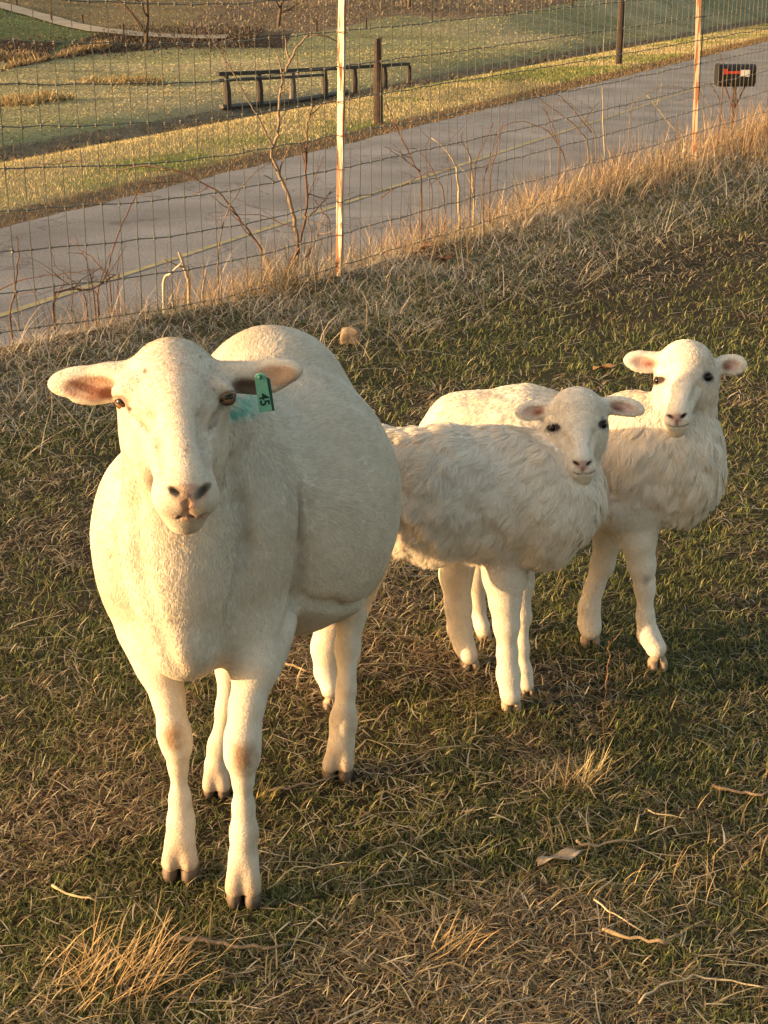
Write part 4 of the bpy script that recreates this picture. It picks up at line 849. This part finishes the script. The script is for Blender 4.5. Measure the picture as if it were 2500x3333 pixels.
for seg in range(4):
    L = np.linalg.norm(PC[seg+1]-PC[seg]); n = int(L/.088); d = (PC[seg+1]-PC[seg])/L; nn = np.array([-d[1], d[0], 0])
    if seg in (0,): st = range(n//3, n+1)
    elif seg == 3: st = range(0, n*3//4)
    else: st = range(0, n+1)
    js = list(st); rj = {}
    for r in rows:
        pts = []
        for j in js:
            p = fpoint(seg, j/n, r)+np.array([0, 0, 1])*random.uniform(-.004, .004)+nn*random.uniform(-.004, .004); pts.append(p); rj[(r, j)] = p
            fm.tube([p-np.array([d[0], d[1], 0])*.005, p+np.array([d[0], d[1], 0])*.005], .006, 5)
        fm.tube(pts, .0025, 4)
    for j in js:
        fm.tube([rj[(r, j)]+nn*random.uniform(-.002, .002) for r in rows], .0021, 4)
fm.build('wire_mesh', M_WIRE, froot)
def tpost(q, lean, lab, hgt, turn, base=(.58, .51, .41)):
    m = MB(); g = ground(q[0], q[1]); a = math.radians(turn); nrmv = np.array([-math.sin(a), -math.cos(a), 0]); side = np.array([math.cos(a), -math.sin(a), 0])
    prof = [(-.0175, .0), (.0175, .0), (.0175, -.005), (.003, -.005), (.003, -.034), (-.003, -.034), (-.003, -.005), (-.0175, -.005)]
    n = 40; vs = []
    for i in range(n+1):
        z = -.3+(hgt+.3)*i/n; c = np.array([q[0]+lean[0]*z, q[1]+lean[1]*z, g+z])+nrmv*.017
        for (s_, d_) in prof: vs.append(c+side*s_+nrmv*d_)
    k = len(prof); fs = [(i*k+j, i*k+(j+1) % k, (i+1)*k+(j+1) % k, (i+1)*k+j) for i in range(n) for j in range(k)]+[tuple(range(n*k, n*k+k))]
    m.add(vs, fs, base)
    o = m.build('fence_post', M_POST, froot); tag(o, lab)
    sme = None; Rs = np.stack([side, nrmv, [0, 0, 1]], 1)
    for i in range(int(hgt/.054)):
        z = .05+.054*i; c = np.array([q[0]+lean[0]*z, q[1]+lean[1]*z, g+z])-nrmv*(.017+.004)
        if sme is None:
            st = MB(); st.box((0, 0, 0), (.010, .012, .022), rot=Rs, col=(.25, .17, .12)); so = st.build('stud', M_POST); sme = so.data
        else: so = bpy.data.objects.new('stud', sme); C.objects.link(so)
        so.parent = o; so.location = Vector(c)-froot.location; 
    for r in rows[1:]:
        z = r+gsm(q)-g; c = np.array([q[0]+lean[0]*z, q[1]+lean[1]*z, g+z]); cl = MB()
        cl.tube([c-side*.022-nrmv*.002+[0, 0, .004], c-side*.019+nrmv*.021, c+nrmv*.023, c+side*.019+nrmv*.021, c+side*.022-nrmv*.002-[0, 0, .004]], .0019, 6, (.30, .2, .13)); cl.build('wire_clip', M_POST, o, smooth=True)
tpost(PC[2]+[.004, -.004], (.020, 0), 'cream post with rust streaks rising behind the ewe', 1.75, 36)
tpost(PC[3]+[.0, -.004], (-.040, 0), 'rusty orange post farther along the fence', 1.75, 14, base=(.46, .39, .29))

# ------------------------------------------------------------------ bare brambles and stems along the fence
M_BARK = mat('bramble_bark', rough=.8, noise=.35, nscale=60, bump=.001, bscale=200)
def brush(name, label, cat, lines, fextra=.2, r=.004, col=(.17, .085, .055), twigs=2, grp=None):
    mb = MB(); base = None
    for ln in lines:
        r0 = ln.get('r', r); cc = np.array(ln.get('c', col)); pts = ln['p']; f0 = ln.get('f', FEN(pts[0][0])+fextra); df = ln.get('df', random.uniform(-.12, .12))
        q = [PN(px, py, f0+df*i/len(pts)) for i, (px, py) in enumerate(pts)]
        if ln.get('root', True):
            g = ground(q[0][0], q[0][1])
            if q[0][2] > g: q = [np.array([q[0][0], q[0][1], g-.03])]+q
            if base is None: base = q[0]
        # smooth the line
        fine = []
        for i in range(len(q)-1):
            p0, p1, p2_, p3 = q[max(i-1, 0)], q[i], q[i+1], q[min(i+2, len(q)-1)]
            for t in (0, .25, .5, .75): fine.append(.5*((2*p1)+(-p0+p2_)*t+(2*p0-5*p1+4*p2_-p3)*t*t+(-p0+3*p1-3*p2_+p3)*t**3)+np.array([random.gauss(0, .002) for _ in range(3)]))
        fine.append(q[-1]); n = len(fine); mb.tube(fine, [r0*1.0*(1-.6*i/n) for i in range(n)], 6, cc)
        for _ in range(ln.get('tw', twigs)):
            i = random.randrange(n//3, n); d = fine[min(i+1, n-1)]-fine[i-1]; d = d/(np.linalg.norm(d)+1e-6); v = nrm(d+np.array([random.gauss(0, .8), random.gauss(0, .5), random.gauss(0, .6)])); L = random.uniform(.06, .22); p = fine[i]; tp = [p]
            for s in range(4): v = nrm(v+np.array([random.gauss(0, .15) for _ in range(3)])); p = p+v*L/4; tp.append(p)
            mb.tube(tp, [r0*.45*(1-.6*s/4) for s in range(5)], 5, cc*random.uniform(.8, 1.3))
    o = mb.build(name, M_BARK, None, smooth=True); tag(o, label, cat, grp); return o
def z1(l): return [(a/2.011, b/2.011) for a, b in l]
def z2(l): return [(600+a/2.552, b/2.552) for a, b in l]
def z3(l): return [(700+a/2.765, 450+b/2.765) for a, b in l]
def z4(l): return [(1250+a/2.552, b/2.552) for a, b in l]
def z5(l): return [(1850+a/2.552, b/2.552) for a, b in l]
PALE = (.27, .20, .14); RED = (.145, .080, .052); GREY = (.20, .15, .115)
brush('bramble_shrub', 'tall bare shrub with pale forked trunk and arching reddish canes left of the near post', 'shrub', [
    dict(p=z3([(815, 1490), (760, 1330), (725, 1180), (745, 1020), (735, 900), (715, 760), (690, 640), (640, 480), (570, 300), (510, 160)])+z2([(740, 1215), (785, 1080), (785, 900), (800, 750), (830, 620), (880, 500), (940, 390), (1040, 285)]), r=.0125, c=PALE, tw=5, df=.1),
    dict(p=z2([(740, 1215), (690, 1130), (600, 950), (540, 860), (450, 690), (340, 500), (230, 320), (150, 170)]), r=.005, root=False, c=GREY),
    dict(p=z3([(790, 1420), (640, 1350), (560, 1260), (380, 940), (240, 750), (130, 600), (0, 465)])+z1([(1207, 1140), (1080, 1100), (940, 1087), (720, 1080)]), r=.007, c=RED, tw=5),
    dict(p=z1([(1100, 1100), (940, 1085), (800, 1112), (690, 1110), (600, 1080), (520, 1050), (380, 1055), (220, 1090), (60, 1190)]), r=.0042, root=False, c=GREY, tw=1, f=FEN(560)+.2),
    dict(p=z3([(630, 1210), (720, 1050), (800, 800), (820, 650), (830, 500), (815, 300), (820, 100)])+z2([(1015, 1350), (1020, 1100), (1040, 960), (1085, 860)]), r=.008, c=RED, tw=4),
    dict(p=z3([(850, 700), (950, 600), (1000, 540), (1040, 470)]), r=.004, root=False, c=RED), dict(p=z3([(830, 620), (850, 480), (900, 370), (980, 160)]), r=.0035, root=False, c=RED),
    dict(p=z3([(20, 1250), (30, 1050), (60, 820), (130, 620), (250, 420), (400, 280), (500, 220)]), r=.0045, c=GREY, tw=3),
    dict(p=z3([(860, 1050), (860, 850), (830, 700)]), r=.004, root=False, c=GREY), dict(p=z3([(1040, 800), (960, 650), (890, 545)]), r=.0035, c=RED),
    dict(p=z3([(700, 1130), (800, 1090), (860, 1000), (930, 860)]), r=.006, root=False, c=GREY), dict(p=z3([(560, 300), (480, 200), (350, 130), (200, 85)]), r=.004, root=False, c=GREY, tw=1),
    dict(p=z3([(720, 800), (600, 770), (450, 700), (200, 690), (0, 710)]), r=.003, root=False, c=RED), dict(p=z3([(560, 400), (450, 340), (440, 330)]), r=.003, root=False, c=GREY, tw=0)])
brush('bramble_shrub', 'low dark bramble with short angled canes in front of the road at the far left', 'shrub', [
    dict(p=z1([(640, 1930), (700, 1780), (740, 1620), (830, 1400), (920, 1220), (970, 1120)]), r=.0045, c=RED), dict(p=z1([(720, 1860), (690, 1790), (600, 1680), (530, 1640), (490, 1545)]), r=.004, c=RED),
    dict(p=z1([(610, 1930), (570, 1720), (540, 1650)]), r=.0045, c=RED), dict(p=z1([(350, 1990), (400, 1910), (520, 1895), (600, 1895), (700, 1830), (760, 1800)]), r=.006, c=(.09, .06, .05), tw=4),
    dict(p=z1([(560, 1960), (480, 1880), (400, 1830), (355, 1790)]), r=.004, c=RED), dict(p=z1([(350, 2080), (352, 1960), (358, 1860)]), r=.0055, c=RED), dict(p=z1([(770, 1990), (772, 1800), (777, 1650)]), r=.003, c=RED),
    dict(p=z1([(470, 2080), (475, 1960), (480, 1900)]), r=.003, c=RED), dict(p=z1([(640, 1950), (560, 1900), (450, 1810), (360, 1740)]), r=.003, c=RED, tw=3)])
brush('bramble_cane', 'single red cane crossing the wire at the left edge with a long side shoot', 'bramble cane', [
    dict(p=z1([(70, 2080), (95, 1930), (110, 1780), (120, 1650), (110, 1540)]), r=.005, c=RED, tw=1), dict(p=z1([(-30, 1910), (120, 1840), (240, 1810), (500, 1780), (620, 1762), (750, 1800)]), r=.003, root=False, c=RED, f=FEN(60)+.2)])
brush('bramble_shrub', 'thin red bare canes with dark twisted tips right of the near post', 'shrub', [
    dict(p=z4([(310, 1640), (300, 1450), (240, 1350), (170, 1200), (110, 1080), (60, 960), (10, 840)]), r=.0055, c=RED), dict(p=z4([(300, 1420), (150, 1310), (0, 1220)]), r=.003, root=False, c=RED),
    dict(p=z4([(500, 1640), (440, 1480), (330, 1300), (240, 1230)]), r=.004, c=RED), dict(p=z4([(750, 1500), (770, 1330), (830, 1200), (910, 1020)]), r=.004, c=RED), dict(p=z4([(830, 1540), (850, 1400), (900, 1250), (940, 1080)]), r=.004, c=RED),
    dict(p=z4([(890, 1450), (930, 1280), (960, 1150), (990, 1010)]), r=.0038, c=RED), dict(p=z4([(720, 1400), (700, 1270), (650, 1180), (640, 1130), (655, 1090)]), r=.005, c=(.10, .08, .07), tw=1),
    dict(p=z4([(-40, 1659), (60, 1580), (200, 1520), (350, 1440), (560, 1400)]), r=.003, root=False, c=RED), dict(p=z4([(400, 1640), (360, 1420), (350, 1200), (390, 1130)]), r=.003, c=RED), dict(p=z4([(560, 1600), (550, 1400), (545, 1120)]), r=.003, c=RED)])
brush('bramble_shrub', 'arching bare canes rising from orange dry grass between the two near posts', 'shrub', [
    dict(p=z4([(1500, 1350), (1420, 1160), (1340, 1080), (1250, 1040), (1120, 1010), (980, 1050)]), r=.005, c=RED), dict(p=z4([(1700, 1250), (1600, 1060), (1440, 930), (1300, 830), (1260, 760)]), r=.006, c=GREY, tw=4),
    dict(p=z4([(1720, 1100), (1640, 1000), (1500, 830), (1400, 770)]), r=.004, root=False, c=RED), dict(p=z5([(230, 1180), (130, 980), (0, 840)]), r=.004, c=GREY), dict(p=z5([(130, 1000), (200, 910), (260, 840)]), r=.004, root=False, c=GREY),
    dict(p=z5([(500, 1150), (530, 880), (650, 780), (780, 720), (900, 715), (975, 745)]), r=.004, c=GREY, tw=0), dict(p=z4([(1460, 1250), (1400, 1100), (1350, 950), (1290, 880)]), r=.003, c=RED), dict(p=z5([(-80, 1200), (-150, 1000), (-200, 900)]), r=.003, c=RED)])
brush('bramble_shrub', 'sparse thin stems in front of the mailbox right of the rusty post', 'shrub', [
    dict(p=z5([(1190, 960), (1150, 850), (1090, 700)]), r=.005, c=PALE), dict(p=z5([(1260, 880), (1200, 730), (1180, 690)]), r=.004, c=RED), dict(p=z5([(1130, 950), (1060, 800)]), r=.004, c=GREY, tw=1),
    dict(p=z5([(1290, 600), (1270, 500), (1230, 360), (1200, 290)]), r=.005, c=RED, f=13, tw=2), dict(p=z5([(1400, 860), (1340, 690)]), r=.006, c=RED, f=13.5, tw=1)])
def stalk(lab, pts, r, c=(.42, .34, .22), f=None, cat='dry stalk', name='dry_stalk', tw=1, grp='pale dead weed stalks'):
    brush(name, lab, cat, [dict(p=pts, r=r, c=c, tw=tw, **({'f': f} if f else {}))], grp=grp)
stalk('thick pale broken weed stalk at the middle of the fence line', z4([(625, 1720), (615, 1530), (600, 1385)]), .011)
stalk('thinner pale stalk forking beside the thick broken one', z4([(745, 1720), (735, 1500), (722, 1370), (708, 1280)]), .007, tw=3)
stalk('tall thin pale stake with its top out of the frame left of the rusty post', z5([(300, 1360), (290, 1000), (282, 700), (300, 300), (318, -80)]), .0055, c=(.42, .36, .24), cat='stake', name='stake', tw=0, grp=None)
stalk('straight pale stem leaning left just beside the rusty post', z5([(960, 1150), (860, 1050), (760, 920), (650, 790)]), .006)
stalk('bent pale snapped stalk standing left of the bare shrub', z1([(1240, 1880), (1215, 1780), (1170, 1650)]), .012)
stalk('white snapped stalk leaning on the bent one', z1([(1070, 1850), (1120, 1790), (1190, 1720)]), .008, c=(.55, .49, .38), tw=0)
stalk('single brown stem standing alone in the turf below the right hand lamb', [(1962, 2400), (1970, 2250), (1983, 2150), (1982, 2085)], .0014, c=(.36, .20, .10), f=2.72, tw=1)
for k, (xn, yn, hh) in enumerate(((1350, 900, 60), (1180, 700, 90), (1260, 700, 110), (1420, 640, 70))): pass

# ------------------------------------------------------------------ mailbox
M_BLK = mat('black_steel', (.02, .02, .022), .45, vcol=False, noise=.3, nscale=8); M_REDP = mat('red_paint', (.55, .06, .03), .5, vcol=False); M_WHT = mat('white_sticker', (.75, .73, .68), .6, vcol=False); M_WOOD = mat('weathered_wood', rough=.85, noise=.45, nscale=12, bump=.004, bscale=40)
mf = 18.0; mc = PN(2396, 240, mf); mz = ground(mc[0], mc[1]); mroot = empty('mailbox', (mc[0], mc[1], mz), 'black mailbox with a red flag and white label beside the road', 'mailbox')
ax_ = nrm(np.array([1.0, .12, 0])); sd2 = np.array([ax_[1], -ax_[0], 0]); Rm = np.stack([ax_, sd2, [0, 0, 1]], 1)
def arch(L, w_, h_, n=12): return [(-w_/2, -h_/2), (w_/2, -h_/2)]+[(w_/2*math.cos(math.pi*k/n), h_/2-w_/2+w_/2*math.sin(math.pi*k/n)) for k in range(n+1)]
pr_ = arch(0, .20, .26); k = len(pr_); b = MB(); vs = [mc+Rm@np.array([s*.215, a*.85, c_*.85]) for s in (-1, 1) for a, c_ in pr_]
b.add(vs, [tuple(range(k))[::-1], tuple(range(k, 2*k))]+[(i, (i+1) % k, (i+1) % k+k, i+k) for i in range(k)]); b.build('box', M_BLK, mroot)
b = MB(); vs = [mc+Rm@np.array([s*.9, a*.92, c_*.92]) for s in (-.262, -.238) for a, c_ in pr_]; b.add(vs, [tuple(range(k))[::-1], tuple(range(k, 2*k))]+[(i, (i+1) % k, (i+1) % k+k, i+k) for i in range(k)]); b.build('door', M_BLK, mroot)
b = MB(); b.box(mc+Rm@np.array([-.06, .090, .02]), (.22, .008, .03), Rm); b.box(mc+Rm@np.array([-.16, .092, .03]), (.05, .008, .06), Rm); b.build('flag', M_REDP, mroot)
b = MB(); b.box(mc+Rm@np.array([.075, .092, .01]), (.115, .006, .075), Rm); b.build('label_plate', M_WHT, mroot)
b = MB(); b.box(mc+Rm@np.array([0, 0, -.125]), (.42, .14, .03), Rm); b.build('shelf_board', M_BLK, mroot)
b = MB(); b.box((mc[0], mc[1], (mz-.1+mc[2]-.14)/2), (.035, .035, mc[2]-.14-mz+.1), col=(.12, .07, .045)); b.build('post', M_WOOD, mroot)
b = MB(); b.tube([mc+Rm@np.array([-.12, 0, -.14]), mc+Rm@np.array([0, 0, -.42])], .009, 6, (.15, .07, .05)); b.tube([mc+Rm@np.array([.12, 0, -.14]), mc+Rm@np.array([0, 0, -.42])], .009, 6, (.15, .07, .05)); b.build('brace', M_WOOD, mroot)

# ------------------------------------------------------------------ posts and rail beyond the road
def wpost(name, xn, yn, hgt, wid, lab, col=(.055, .038, .03), grp=None, lean=0, q=None, cat='post', r2=None):
    q = hit(xn, yn) if q is None else q; m = MB(); n = 10; vs = []; s = 10
    for i in range(n+1):
        z = -.2+(hgt+.2)*i/n; rr = wid/2*(1-.1*i/n)
        for k in range(s): a = 2*math.pi*k/s; e = 1+.07*math.sin(k*2.3+i*.5); vs.append((q[0]+lean*z+rr*e*math.cos(a), q[1]+rr*e*math.sin(a), q[2]+z+(.02*math.cos(a) if i == n else 0)))
    m.add(vs, [(i*s+k, i*s+(k+1) % s, (i+1)*s+(k+1) % s, (i+1)*s+k) for i in range(n) for k in range(s)]+[tuple(n*s+k for k in range(s))], col)
    o = m.build(name, M_WOOD); tag(o, lab, cat, grp); return o
wpost('wooden_post', 1231, 405, 1.30, .145, 'short dark wooden post at the road edge beside the low rail')
wpost('wooden_post', 2013, 213, 2.6, .17, 'tall dark wooden pole at the far road edge, top out of frame')
rl = empty('rail', tuple(hit(741, 357)), 'long low dark railing on seven legs standing beyond the road', 'railing')
M_RAIL = mat('dark_rail', rough=.6, noise=.4, nscale=5)
legs = [(741, 357), (845, 347), (950, 338), (1055, 322), (1152, 304), (1250, 288), (1330, 274)]; tops = [(733, 240), (840, 236), (950, 230), (1055, 224), (1152, 219), (1250, 213), (1330, 208)]
tp3 = []
for (a, b_) in zip(legs, tops):
    q = hit(*a); t_ = PN(b_[0], b_[1], q[1]); tp3.append(t_); m = MB(); m.tube([q-[0, 0, .1], (q+t_)/2+[.02, 0, 0], t_-[0, 0, .04]], [.075, .065, .06], 8, (.045, .035, .03) if a[0] != 950 else (.12, .11, .10)); m.build('leg', M_RAIL, rl)
def rail_between(name, pts, h_, col, dz=0, dy=0):
    m = MB()
    for a, b_ in zip(pts[:-1], pts[1:]):
        a = a+[0, dy, dz]; b_ = b_+[0, dy, dz]; d = nrm(b_-a); s = nrm(np.cross(d, (0, 0, 1))); u_ = np.cross(s, d); m.box((a+b_)/2, (np.linalg.norm(b_-a)+.01, .08, h_), np.stack([d, s, u_], 1), col)
    m.build(name, M_RAIL, rl, bevel=.008)
e0 = tp3[0]-nrm(tp3[1]-tp3[0])*.25; rail_between('top_rail', [e0]+tp3[1:], .07, (.03, .028, .03), 0); rail_between('lower_rail', [e0]+tp3[1:4], .05, (.05, .05, .055), -.115, .02)
m = MB(); gl_ = [hit(a[0]-20, a[1]+2)+[0, 0, .05] for a in legs[:5]]; m.tube(gl_, .05, 6, (.10, .085, .07)); m.build('ground_rail', M_RAIL, rl)
far = [(55, 20, .9), (168, 70, .9), (270, 80, .9), (403, 117, 1.1), (640, 124, .9), (812, 118, .9), (1031, 105, 1.1), (1192, 92, .9), (1405, 72, .9), (1642, 48, .9), (1863, 20, .9)]
names_ = ['leftmost far post above the pale lane', 'second far post above the pale lane', 'third far post above the pale lane', 'far post at the bend of the pale lane', 'thin far post above the low rail, leftmost there', 'second far post above the low rail', 'far post at the field edge left of the near steel post', 'far post at the field edge right of the near steel post', 'far field-edge post right of the dark short post', 'far post below the brown hillside, middle right', 'rightmost far field post before the tall pole']
for (xn, yn, hh), l_ in zip(far, names_): wpost('pasture_post', xn, yn, hh*32*hit(xn, yn)[1]/4840, 6*hit(xn, yn)[1]/4840, l_, grp='posts along the far lane and field edge')

# ------------------------------------------------------------------ far bare trees
def tree(lab, xn, yn, h_, r, col=(.12, .085, .06), spread=.5, depth=4, grp='bare trees far behind the pasture'):
    q = hit(xn, yn); root = empty('bare_tree', tuple(q), lab, 'tree', grp); tr, cr = MB(), MB()
    def grow(p, d, L, rad, lv):
        pts = [p]; 
        for s in range(4): d = nrm(d+np.array([random.gauss(0, .12) for _ in range(3)])+[0, 0, .05]); p = p+d*L/4; pts.append(p)
        (tr if lv == 0 else cr).tube(pts, [rad*(1-.3*s/4) for s in range(5)], 6 if lv < 2 else 4, np.array(col)*random.uniform(.8, 1.2))
        if lv < depth:
            for _ in range(3 if lv else 5):
                i = random.randint(1, 4); grow(pts[i], nrm(d+np.array([random.gauss(0, spread), random.gauss(0, spread), random.gauss(.1, spread*.6)])), L*random.uniform(.5, .75), rad*.5, lv+1)
    grow(q-[0, 0, .1], np.array([0, 0, 1.]), h_*.4, r, 0); tr.build('trunk', M_WOOD, root, smooth=True); cr.build('branches', M_WOOD, root, smooth=True)
tree('bare tree standing alone by the creek, trunk crossing the lane', 474, 162, 5.2, .06)
tree('bare bushy tree with brown twigs at top centre on the hillside', 905, 92, 3.5, .07, spread=.8)
tree('bare scrubby tree on the brown hillside right of the near steel post', 1330, 30, 3.2, .07, spread=.8)

# ------------------------------------------------------------------ single things lying in the paddock
def lump(name, lab, cat, q, size, col, seed, rough_=.25, matl=None, rot=0):
    m = MB(); vs = []; nu, nv = 18, 12; R = Matrix.Rotation(rot, 3, 'Z')
    for i in range(nv+1):
        for j in range(nu):
            th, ph = math.pi*i/nv, 2*math.pi*j/nu; v = np.array([math.sin(th)*math.cos(ph), math.sin(th)*math.sin(ph), math.cos(th)]); v = np.sign(v)*np.abs(v)**.75; vs.append(v)
    vs = np.array(vs); vs *= (1+rough_*(fbm(vs+5, 1.6, seed)-.5)*2)[:, None]; vs = vs*np.array(size)/2; vs = vs@np.array(R).T+np.array(q)
    m.add(vs, [(i*nu+j, (i+1)*nu+j, (i+1)*nu+(j+1) % nu, i*nu+(j+1) % nu) for i in range(nv) for j in range(nu)], col); o = m.build(name, matl or M_STONE, smooth=True); tag(o, lab, cat); return o
M_STONE = mat('stone', rough=.9, noise=.3, nscale=25, bump=.004, bscale=60)
q = hit(1140, 1118); lump('stone', 'tan stone on the turf just above the ewe\'s rump', 'stone', q+[0, 0, .03], (.085, .06, .075), (.32, .23, .15), 4, rough_=.5)
M_LEAF = mat('dry_leaf', rough=.7, noise=.3, nscale=40, transl=.3)
def leaf(lab, xn, yn, L, wd, col, az, tilt=.5, curl=.4, cat='leaf', name='dry_leaf', grp=None):
    q = hit(xn, yn); m = MB(); n, k = 10, 5; vs = []; ca, sa = math.cos(az), math.sin(az)
    for i in range(n+1):
        t = i/n; ww = wd*math.sin(math.pi*min(1, t*.9+.06))**.7
        for j in range(k): s_ = (j/(k-1)-.5); lx = (t-.5)*L; ly = s_*ww; lz = curl*abs(s_)*ww+.3*L*tilt*(t-.2)+.012+.006*math.sin(9*t+3*s_); vs.append((q[0]+ca*lx-sa*ly, q[1]+sa*lx+ca*ly, q[2]+lz))
    m.add(vs, [(i*k+j, i*k+j+1, (i+1)*k+j+1, (i+1)*k+j) for i in range(n) for j in range(k-1)], col); o = m.build(name, M_LEAF, smooth=True)
    sm_ = o.modifiers.new('thick', 'SOLIDIFY'); sm_.thickness = .0012; tag(o, lab, cat, grp)
leaf('light brown dry leaf caught in the fence-line grass right of the near post', 1385, 822, .13, .09, (.42, .24, .14), .3, .9)
leaf('dark rust-brown dry leaf just below the light brown one', 1448, 856, .11, .07, (.17, .07, .035), -.4, .6)
leaf('curled orange-brown leaf lying above the lambs\' backs', 1970, 1208, .10, .035, (.42, .24, .11), .1, .2)
leaf('pale grey-white bark chip lying in the lower right turf', 1822, 2815, .085, .024, (.50, .42, .32), .25, .3, cat='bark chip', name='bark_chip')
def stick(lab, pts, r, col, lift=.012, name='stick', cat='stick', grp='sticks lying on the turf'):
    q = [hit(*p)+np.array([0, 0, lift+r]) for p in pts]; fine = []
    for i in range(len(q)-1):
        for t in (0, .33, .66): fine.append(q[i]*(1-t)+q[i+1]*t+np.array([0, 0, random.gauss(0, .0015)])+np.array([random.gauss(0, .002), random.gauss(0, .003), 0]))
    fine.append(q[-1]); n = len(fine); m = MB(); m.tube(fine, [r*.68*(1-.5*i/n)*random.uniform(.75, 1.2) for i in range(n)], 8, col); o = m.build(name, M_BARK, smooth=True); tag(o, lab, cat, grp)
T_, TG = (.38, .28, .17), (.18, .14, .10)
stick('grey-brown stick running right from the dry tussock at the bottom left', [(560, 3085), (660, 3095), (760, 3112), (860, 3118), (950, 3108)], .0065, TG)
stick('brown curved stick under the ewe\'s hind foot', [(880, 2600), (960, 2580), (1040, 2568), (1110, 2548)], .0045, (.30, .22, .15))
stick('tan forked stick beside the ewe\'s belly shadow, left of her hind leg', [(880, 2185), (940, 2182), (980, 2200), (1015, 2210)], .0045, T_)
stick('pale stick with a thick middle lying in the right half of the turf', [(1875, 2770), (1940, 2778), (2020, 2768), (2095, 2755)], .0045, (.36, .27, .17))
stick('tan curved split stem low at the right, bent like a hook', [(1955, 3045), (2020, 3075), (2090, 3090), (2160, 3098), (2210, 3075), (2218, 3060)], .0055, (.32, .23, .14))
stick('long thin straight straw pointing at the hooked stem', [(1935, 2960), (2000, 3000), (2090, 3058)], .003, (.50, .41, .28))
stick('long pale curved stem at the bottom right corner', [(2070, 3285), (2150, 3240), (2260, 3205), (2380, 3215), (2500, 3245)], .0032, (.42, .35, .24))
stick('pale S-shaped straw in the middle right turf', [(2072, 2730), (2080, 2680), (2100, 2660), (2150, 2680), (2240, 2686)], .0026, (.46, .36, .22))
stick('thick tan straw pieces at the right edge of the frame', [(2320, 2590), (2390, 2605), (2450, 2612), (2520, 2600)], .0055, (.36, .25, .15))
stick('flat pale straw left of the dry tussock, pointing at the ewe', [(175, 2915), (240, 2938), (320, 2962)], .0036, (.44, .35, .2))
stick('thin stem curving in front of the ewe\'s left hoof', [(765, 2795), (720, 2860), (715, 2900), (740, 2945)], .0016, (.45, .38, .22), lift=.004)
stick('straw arching away from the ewe\'s near hoof to the right', [(870, 2920), (960, 2850), (1060, 2838), (1160, 2830)], .0020, (.48, .40, .24))
# dry tussock
def tussock(lab, xn, yn, n, r, hh, cols, wd=.0022):
    q = hit(xn, yn); x = q[0]+RNG.normal(0, r, n); y = q[1]+RNG.normal(0, r*.7, n); z = height(x, y)
    az = np.arctan2(y-q[1], x-q[0])+RNG.normal(0, .9, n); az = np.where(RNG.random(n) < .45, RNG.normal(.45, .5, n), az)
    o = blades('dry_tussock', np.c_[x, y, z], RNG.uniform(.4, 1, n)*hh, RNG.uniform(.7, 1.4, n)*wd, palette(n, cols, [1]*len(cols)), RNG.uniform(.1, 1.3, n), RNG.uniform(.5, 2.0, n), az=az, segs=6); tag(o, lab, 'grass tussock', 'tufts of dry grass in the paddock')
tussock('large golden dry grass tussock at the bottom left corner', 380, 3190, 230, .06, .12, [(.52, .36, .17), (.60, .44, .22), (.42, .28, .13)])
tussock('small upright golden tuft low in the middle of the turf', 1470, 3110, 40, .03, .11, [(.58, .40, .18), (.50, .36, .18)])
tussock('small tan tuft right of the middle, beside the standing brown stem', 1900, 2560, 70, .03, .10, [(.48, .38, .2), (.4, .3, .17)])
tussock('yellow-green tuft between the ewe\'s front and hind feet', 845, 2610, 40, .016, .06, [(.50, .38, .14), (.30, .26, .08)])
build_ewe(); build_lambs()
